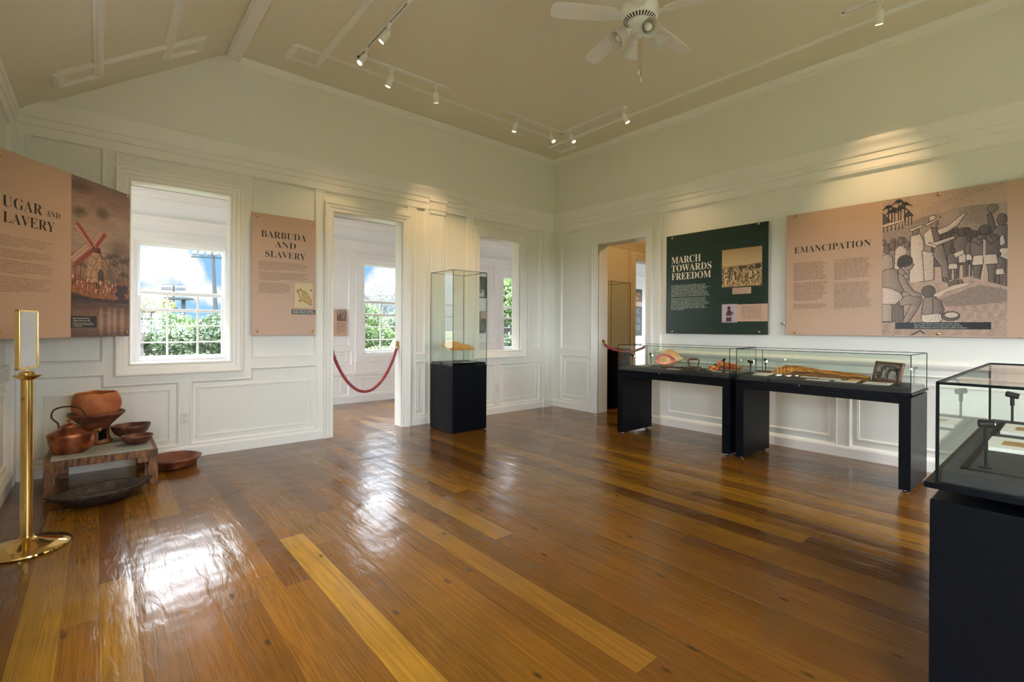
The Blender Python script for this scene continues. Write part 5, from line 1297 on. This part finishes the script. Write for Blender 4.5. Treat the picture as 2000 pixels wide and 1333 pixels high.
for (p, aim, label, en) in spots:
    r = thing('track_spotlight', label, 'spotlight', (p[0], p[1], 3.94), group='white spotlights on the ceiling tracks')
    a = (Vector(aim)-Vector((p[0], p[1], 3.80))).normalized()
    MB().box(-.017, .017, -.022, .022, -.022, .0).build('adapter', M_white, r, bevel=.003)
    s_ = MB(); s_.cyl((0, 0, -.02), (0, 0, -.062), .008, 12); s_.sphere((0, 0, -.066), .012, 12, 8); s_.build('stem', M_white, r, smooth=True)
    c0 = Vector((0, 0, -.072)); hd = MB(); hd.tube([c0-a*.002, c0+a*.010, c0+a*.018, c0+a*.110, c0+a*.113], [.012, .027, .031, .031, .028], 28)
    h = hd.build('lamp_head', M_white, r, smooth=True)
    l2 = MB(); l2.tube([c0+a*.1132, c0+a*.1145], .024, 24); l2.build('lens', M_lens, h)
    l = bpy.data.lights.new('spot_light', 'SPOT'); l.energy = en*.62; l.color = (1, .64, .32); l.spot_size = .95; l.spot_blend = 1.0; l.shadow_soft_size = .03
    lo = bpy.data.objects.new('spot_light', l); COL.objects.link(lo); lo.parent = r; lo.location = c0+a*.125; lo.rotation_euler = (-a).to_track_quat('Z', 'Y').to_euler()

# --- ceiling fan
fn = thing('ceiling_fan', 'white ceiling fan with five blades and glass bell shades', 'ceiling fan', (3.027, 2.116, 3.96))
MB().lathe([(.02, -.10), (.055, -.085), (.068, -.04), (.070, 0)], seg=36).build('canopy', M_white, fn, smooth=True)
MB().cyl((0, 0, -.28), (0, 0, -.08), .014, 16).build('downrod', M_white, fn, smooth=True)
MB().lathe([(.03, -.26), (.085, -.275), (.128, -.31), (.140, -.35), (.140, -.385), (.132, -.41), (.122, -.425), (.075, -.445), (.073, -.452)], seg=56).build('motor_housing', M_white, fn, smooth=True)
m_ = MB()
for k in range(30):
    a = 2*PI*k/30; ca, sa = math.cos(a), math.sin(a); p = []
    for rr_, zz, w_ in ((.119, -.4275, .005), (.086, -.4425, .0035)):
        for s_ in (-1, 1): p.append((rr_*ca-s_*w_*sa, rr_*sa+s_*w_*ca, zz))
    m_.add(p, [(0, 1, 3, 2)])
m_.build('vent_slots', M_slot, fn)
MB().lathe([(.072, -.45), (.070, -.47), (.056, -.478), (.056, -.52), (.050, -.535), (.02, -.545), (.012, -.56), (.002, -.562)], seg=40).build('light_hub', M_white, fn, smooth=True)
for k in range(5):
    a = math.radians(146-72*k); R_ = Matrix.Rotation(a, 4, 'Z') @ Matrix.Rotation(.20, 4, 'X')
    m_ = MB(); out = [(.19, -.052), (.24, -.060), (.45, -.068), (.62, -.066), (.655, -.052), (.665, -.02), (.665, .02), (.655, .052), (.62, .066), (.45, .068), (.24, .060), (.19, .052)]; n = len(out)
    m_.add([tuple(R_ @ Vector((x, y, z))+Vector((0, 0, -.40))) for z in (-.003, .003) for x, y in out], [tuple(range(n-1, -1, -1)), tuple(range(n, 2*n))]+[(i, (i+1) % n, n+(i+1) % n, n+i) for i in range(n)])
    b_ = m_.build('blade', M_white, fn)
    i_ = MB(); i_.add([tuple(R_ @ Vector(p)+Vector((0, 0, -.40))) for p in ((.10, -.018, -.012), (.10, .018, -.012), (.20, .042, -.006), (.27, .02, -.0045), (.27, -.02, -.0045), (.20, -.042, -.006), (.10, -.018, -.004), (.10, .018, -.004), (.20, .042, -.0035), (.27, .02, -.0035), (.27, -.02, -.0035), (.20, -.042, -.0035))],
          [(0, 1, 2, 3, 4, 5), (11, 10, 9, 8, 7, 6)]+[(i, (i+1) % 6, 6+(i+1) % 6, 6+i) for i in range(6)]); i_.build('blade_bracket', M_white, b_)
for k in range(4):
    a = math.radians(-122+90*k); d = Vector((math.cos(a), math.sin(a), 0)); ax = (d*.78+Vector((0, 0, -.62))).normalized()
    arm = MB(); arm.tube(smooth_path([d*.045+Vector((0, 0, -.50)), d*.075+Vector((0, 0, -.505)), d*.085+Vector((0, 0, -.515))], 4), .010, 12)
    c0 = d*.082+Vector((0, 0, -.512)); arm.tube([c0, c0+ax*.004, c0+ax*.030, c0+ax*.032], [.018, .027, .030, .024], 20); am = arm.build('lamp_arm', M_white, fn, smooth=True)
    q = ax.to_track_quat('Z', 'Y').to_matrix().to_4x4(); sh_ = MB()
    sh_.lathe([(.026, .022), (.030, .035), (.040, .07), (.052, .10), (.064, .125), (.066, .128), (.062, .127), (.050, .10), (.037, .068), (.027, .036)], tuple(c0), 32, mtx=q, cap=False); sh_.build('bell_shade', M_glassw, am, smooth='all')
    bl = MB(); bl.lathe([(.012, .02), (.014, .05), (.028, .08), (.028, .095), (.018, .11), (.002, .114)], tuple(c0), 20, mtx=q); bl.build('bulb', M_bulb, am, smooth=True)
for dx, dy, zz in ((-.012, -.006, -.80), (.010, -.010, -.845)):
    m_ = MB(); m_.cyl((dx, dy, -.55), (dx, dy, zz), .0016, 6); pcn = m_.build('pull_chain', M_brassd, fn)
    m_ = MB(); m_.tube([(dx, dy, zz), (dx, dy, zz-.006), (dx, dy, zz-.040)], [.003, .006, .007], 10); m_.build('pull', M_white, pcn, smooth=True)

# --- things on the veranda and in the side room
def poster(name, label, mp, u0, u1, v0, v1, m, base=None):
    r = thing(name, label, 'poster', mp((u0+u1)/2, v0, 0)); b_ = MB(); b_.mbox(mp, u0, u1, v0, v1, -.012, 0); wp(b_, 'board', m, r); return r
mQ = lambda u, v, d: (u, 7.765+d, v)
r = poster('wall_poster', 'small pink poster with a brown picture, seen through the bright doorway', mQ, 2.52, 3.069, 1.102, 1.540, M_pink)
c = Canvas(40, 40, (.30, .20, .17)); rs = np.random.RandomState(6); c.vgrad([(0, (.42, .32, .28)), (.4, (.30, .20, .17)), (1, (.12, .06, .05))])
for k in range(150): x, y = rs.rand(2); c.line([(x, .25+y*.75), (x+rs.uniform(-.05, .05), .15+y*.75)], .04, [(.08, .04, .035), (.5, .36, .3), (.2, .1, .08)][rs.randint(3)])
c.build('picture', mQ, 2.90, 3.06, 1.35, 1.535, -.0135, r)
m_ = MB(); words(m_, mQ, 2.56, 2.87, 1.30, 1.50, 8, 50, d=-.0135); words(m_, mQ, 2.90, 3.055, 1.14, 1.33, 9, 51, d=-.0135); words(m_, mQ, 2.56, 2.87, 1.14, 1.27, 6, 52, d=-.0135); wp(m_, 'body_text', M_inkb, r)
for (z0, z1, lab, pk) in ((1.85, 2.275, 'upper dark green poster with two photographs, seen through the small window', 0), (1.145, 1.59, 'lower dark poster with a pink corner and portrait, seen through the small window', 1)):
    r = poster('wall_poster', lab, mQ, 5.45, 5.94 if pk == 0 else 5.92, z0, z1, noisy('dark_poster_print%d' % pk, (.055, .065, .055), (.075, .085, .07), 4, .4))
    c = Canvas(40, 60, (.25, .25, .25)); rs = np.random.RandomState(14+pk); c.noise(.5, cell=4); c.ell(.45, .35, .3, .25, (.5, .48, .46)); c.ell(.5, .3, .18, .16, (.05, .04, .04)); c.fill([(.15, 1), (.3, .55), (.7, .55), (.9, 1)], (.08, .07, .07))
    if pk == 0:
        c.build('photograph', mQ, 5.66, 5.78, 2.03, 2.19, -.0135, r); c2 = Canvas(40, 40, (.5, .5, .48)); c2.ell(.5, .6, .35, .4, (.7, .68, .66)); c2.ell(.45, .3, .15, .18, (.06, .05, .05)); c2.build('photograph', mQ, 5.72, 5.88, 1.875, 2.015, -.0135, r)
    else:
        b_ = MB(); b_.mbox(mQ, 5.60, 5.92, 1.44, 1.59, -.013, 0); wp(b_, 'pink_panel', M_pink, r); c.build('photograph', mQ, 5.62, 5.80, 1.36, 1.575, -.0145, r)
        m_ = MB(); words(m_, mQ, 5.64, 5.90, 1.18, 1.34, 8, 55, d=-.0135); wp(m_, 'body_text', M_inkg, r)
r = poster('wall_poster', 'black poster with orange heading, seen through the dim side room', mQ, 10.50, 11.292, 1.062, 2.324, M_cap)
m_ = MB(); text(m_, mQ, 'NATIONAL', 10.56, 2.155, .085, width=.67, ser=False, off=.012, d=-.0135); text(m_, mQ, 'ANTHEM', 10.60, 2.03, .085, width=.62, ser=False, off=.012, d=-.0135); wp(m_, 'title', mat('orange_ink', (.80, .32, .05), .5), r)
b_ = MB(); b_.mbox(mQ, 10.50, 11.292, 1.86, 1.985, -.013, 0); wp(b_, 'pink_band', M_pink, r)
m_ = MB(); words(m_, mQ, 10.56, 11.22, 1.62, 1.80, 6, 60, d=-.0135); words(m_, mQ, 10.56, 11.22, 1.40, 1.57, 6, 61, d=-.0135); words(m_, mQ, 10.56, 11.22, 1.18, 1.35, 6, 62, d=-.0135); wp(m_, 'body_text', M_inkg, r)
sc = thing('pedestal_case', 'black pedestal case seen through the dim side-room doorway', 'display case', (6.03, 4.70, 0))
MB().box(0, .5, 0, .5, .01, .90).build('pedestal', M_black, sc, bevel=.002); MB().box(.02, .48, .02, .48, 0, .0105).build('plinth', M_blackpl, sc); MB().box(-.004, .504, -.004, .504, .903, .925).build('base_plate', M_black, sc)
glass_box(sc, .003, .497, .003, .497, .925, 1.99)

# ------------------------------------------------------------------ outdoors
GZ = -2.3
mb = MB(); mb.quad((-260, 8.3, GZ), (260, 8.3, GZ), (260, 400, GZ), (-260, 400, GZ)); mb.quad((-260, -260, GZ), (-3.2, -260, GZ), (-3.2, 8.3, GZ), (-260, 8.3, GZ)); mb.quad((-3.2, -260, GZ), (260, -260, GZ), (260, -3.2, GZ), (-3.2, -3.2, GZ))
o = mb.build('lawn', M_grass); o['kind'] = 'structure'
def leaf_mat(name, c1, c2):
    m = bpy.data.materials.new(name); m.use_nodes = True; n = m.node_tree.nodes; l = m.node_tree.links; b = n['Principled BSDF']; b.inputs['Roughness'].default_value = .55
    t = n.new('ShaderNodeTexCoord'); z = n.new('ShaderNodeTexNoise'); z.inputs['Scale'].default_value = 1.3; z.inputs['Detail'].default_value = 6; l.new(t.outputs['Object'], z.inputs['Vector'])
    r = n.new('ShaderNodeValToRGB'); r.color_ramp.elements[0].position = .36; r.color_ramp.elements[1].position = .62; r.color_ramp.elements[0].color = (*c1, 1); r.color_ramp.elements[1].color = (*c2, 1)
    l.new(z.outputs['Fac'], r.inputs[0]); l.new(r.outputs[0], b.inputs['Base Color'])
    tr = n.new('ShaderNodeBsdfTranslucent'); l.new(r.outputs[0], tr.inputs[0]); mx = n.new('ShaderNodeMixShader'); mx.inputs[0].default_value = .35
    l.new(b.outputs[0], mx.inputs[1]); l.new(tr.outputs[0], mx.inputs[2]); l.new(mx.outputs[0], n['Material Output'].inputs[0]); return m
M_lf1 = leaf_mat('bright_green_leaves', (.022, .044, .010), (.056, .092, .022)); M_lf2 = leaf_mat('mid_green_leaves', (.018, .034, .013), (.044, .068, .028)); M_lf3 = leaf_mat('yellow_green_leaves', (.036, .052, .008), (.085, .10, .018)); M_lf4 = leaf_mat('grey_green_leaves', (.030, .033, .026), (.060, .062, .053))
def crown(seed, n=5200, R=(1, 1, .75), leaf=.10, blobs=16, hollow=.55):
    rs = np.random.RandomState(seed); B_ = rs.normal(size=(blobs, 3)); B_ /= np.linalg.norm(B_, axis=1)[:, None]; B_ *= rs.uniform(.3, .75, (blobs, 1)); B_[:, 2] = np.abs(B_[:, 2])*.9-.15
    bi = rs.randint(blobs, size=n); d = rs.normal(size=(n, 3)); d /= np.linalg.norm(d, axis=1)[:, None]; P = (B_[bi]+d*rs.uniform(hollow, 1, (n, 1))*.36)*np.array(R)
    a = rs.normal(size=(n, 3)); a /= np.linalg.norm(a, axis=1)[:, None]; b = np.cross(a, rs.normal(size=(n, 3))); b /= np.linalg.norm(b, axis=1)[:, None]
    s = leaf*rs.uniform(.6, 1.3, (n, 1)); V = np.stack([P-a*s, P-b*s*.5, P+a*s, P+b*s*.5], 1).reshape(-1, 3)
    m_ = MB(); m_.v = [tuple(v) for v in V]; m_.f = [(4*i, 4*i+1, 4*i+2, 4*i+3) for i in range(n)]; m_.mi = [0]*n
    return m_
def tree(label, cat, x, y, h, R, m, seed, trunk=True, n=5200, leaf=.10, base=GZ, blobs=16, name='tree'):
    r = thing(name, label, cat, (x, y, base))
    zc_ = h-R[2]*.95
    crown(seed, n, R, leaf, blobs).build('foliage', m, r, loc=(0, 0, zc_))
    t_ = MB(); rr_ = random.Random(seed)
    t_.tube(smooth_path([(0, 0, 0), (.05, .03, zc_*.4), (-.04, .02, zc_*.8), (0, 0, zc_+.1)], 4), [.13-.005*k for k in range(13)], 10)
    for k in range(7):
        a = rr_.uniform(0, 2*PI); e = Vector((math.cos(a)*R[0]*.7, math.sin(a)*R[1]*.7, zc_+R[2]*rr_.uniform(-.1, .6))); s0 = Vector((0, 0, zc_*rr_.uniform(.55, .9)))
        t_.tube([s0, s0.lerp(e, .5)+Vector((0, 0, .1)), e], [.05, .035, .012], 7)
    t_.build('trunk', M_trunk, r, smooth=True)
    return r
TR = [ # bearing, distance, height, crown radii
 ('broad green tree behind the left window, left side', .045, 19.5, 4.35, (1.5, 1.5, 1.3), M_lf2, 1), ('rounded green tree in the middle of the left window', .100, 24, 4.45, (2.1, 1.9, 1.5), M_lf1, 2), ('green tree at the right of the left window', .165, 20, 4.30, (1.5, 1.4, 1.2), M_lf2, 3),
 ('distant dark green tree behind the floodlight pole', .19, 29.5, 4.9, (2.6, 2.2, 1.7), M_lf2, 4),
 ('green tree behind the doorway window, left side', .405, 21.5, 4.75, (1.7, 1.6, 1.5), M_lf1, 5), ('green tree behind the doorway window, right side', .455, 26.5, 5.0, (2.3, 2.0, 1.6), M_lf2, 6), ('bright bushy tree near the doorway window', .43, 15.5, 3.2, (1.5, 1.2, 1.1), M_lf1, 7),
 ('dense leafy tree close outside the small window', .695, 16, 6.0, (1.9, 1.6, 1.7), M_lf1, 8), ('grey-green bushy tree low outside the small window', .685, 12.2, 3.55, (1.1, 1.0, 1.0), M_lf2, 9),
 ('green tree left of everything seen outside', -.03, 26, 4.7, (1.5, 1.5, 1.4), M_lf1, 10), ('green tree between the left window and the doorway', .30, 24, 4.8, (2.3, 2.0, 1.6), M_lf2, 12), ('green tree between the doorway and the small window', .57, 21, 5.0, (2.2, 2.0, 1.6), M_lf1, 13)]
for lab, az, D, h, R, m, sd in TR: tree(lab, 'tree', D*math.sin(az), D*math.cos(az), h, R, m, sd, n=15000, leaf=.065)
tree('sparse yellow-green tree crown below the grandstand frame', 'tree', 16*math.sin(.050), 16*math.cos(.050), 4.65, (.85, .75, .65), M_lf3, 21, n=1600, leaf=.055)
tree('tall sparse bare-branched tree behind the doorway window', 'tree', 33*math.sin(.425), 33*math.cos(.425), 7.3, (2.3, 2.0, 2.2), M_lf4, 22, n=5000, leaf=.045)
for lab, az, D, h, m, sd in (('grey leafless shrub under the left window', .050, 11.8, 2.55, M_lf4, 31), ('low yellow-green shrub in the middle of the left window', .105, 13.4, 2.65, M_lf3, 32), ('yellow-green shrub at the right of the left window', .158, 15.0, 2.65, M_lf3, 33), ('yellow-green shrub at the foot of the doorway window', .410, 11.8, 2.1, M_lf3, 34), ('bright green shrub right of the doorway window', .465, 13.4, 2.2, M_lf1, 35), ('low bright shrub outside the small window', .70, 11.5, 2.1, M_lf3, 36)):
    tree(lab, 'shrub', D*math.sin(az), D*math.cos(az), h, (.72, .62, .75), m, sd, n=9000, leaf=.032, name='shrub')
# floodlight poles
def flood(label, az, D, h, wd, rows, n, lean=0):
    x, y = D*math.sin(az), D*math.cos(az); r = thing('floodlight_pole', label, 'floodlight', (x, y, GZ), -az-.25)
    MB().tube([(lean, 0, 0), (lean*.5, 0, h*.5), (0, 0, h)], [.26, .20, .13], 12).build('pole', M_pole, r, smooth=True)
    for k in range(rows):
        z = h-.15-k*.75; b_ = MB(); b_.box(-wd/2, wd/2, -.06, .06, z-.55, z-.45)
        if k == 0: b_.box(-wd/2, wd/2, -.04, .04, z+.28, z+.34)
        br = b_.build('crossbar', M_pole, r)
        for i in range(n):
            u = -wd/2+wd*(i+.5)/n
            if abs(u) < .1: continue
            q = MB(); q.lathe([(.10, .14), (.24, .05), (.27, 0), (.25, -.02)], (u, -.12, z-.15), 14, mtx=Matrix.Rotation(1.2, 4, 'X')); q.build('floodlight', M_flood, br, smooth=True)
    return r
flood('tall floodlight pole with one row of lamps, right side of the left window', .706+math.atan((415-1000)/942.8), 55, 9.6+1.25, 3.6, 1, 6, lean=.5)
flood('distant floodlight pole with two rows of lamps, middle of the left window', .706+math.atan((339-1000)/942.8), 92, 9.9, 3.2, 2, 7)
gx, gy = 40*math.sin(.079), 40*math.cos(.079)
gs = thing('grandstand', 'grey steel grandstand frame beyond the trees', 'grandstand', (gx, gy, GZ), -.3)
for x in (-1.6, -.1, 1.2):
    m_ = MB(); m_.box(x-.10, x+.10, -.1, .1, 0, 5.35); m_.build('post', M_pole, gs)
m_ = MB(); m_.box(-2.4, 1.7, -.6, .6, 5.35, 5.47); m_.build('roof_beam', M_pole, gs)
for (a, b) in ((-2.2, -1.6), (-.6, -.1), (.3, 1.2), (-1.0, -1.6)):
    m_ = MB(); m_.tube([(a, 0, 5.35), (b, 0, 4.3)], .06, 6); m_.build('brace', M_pole, gs)
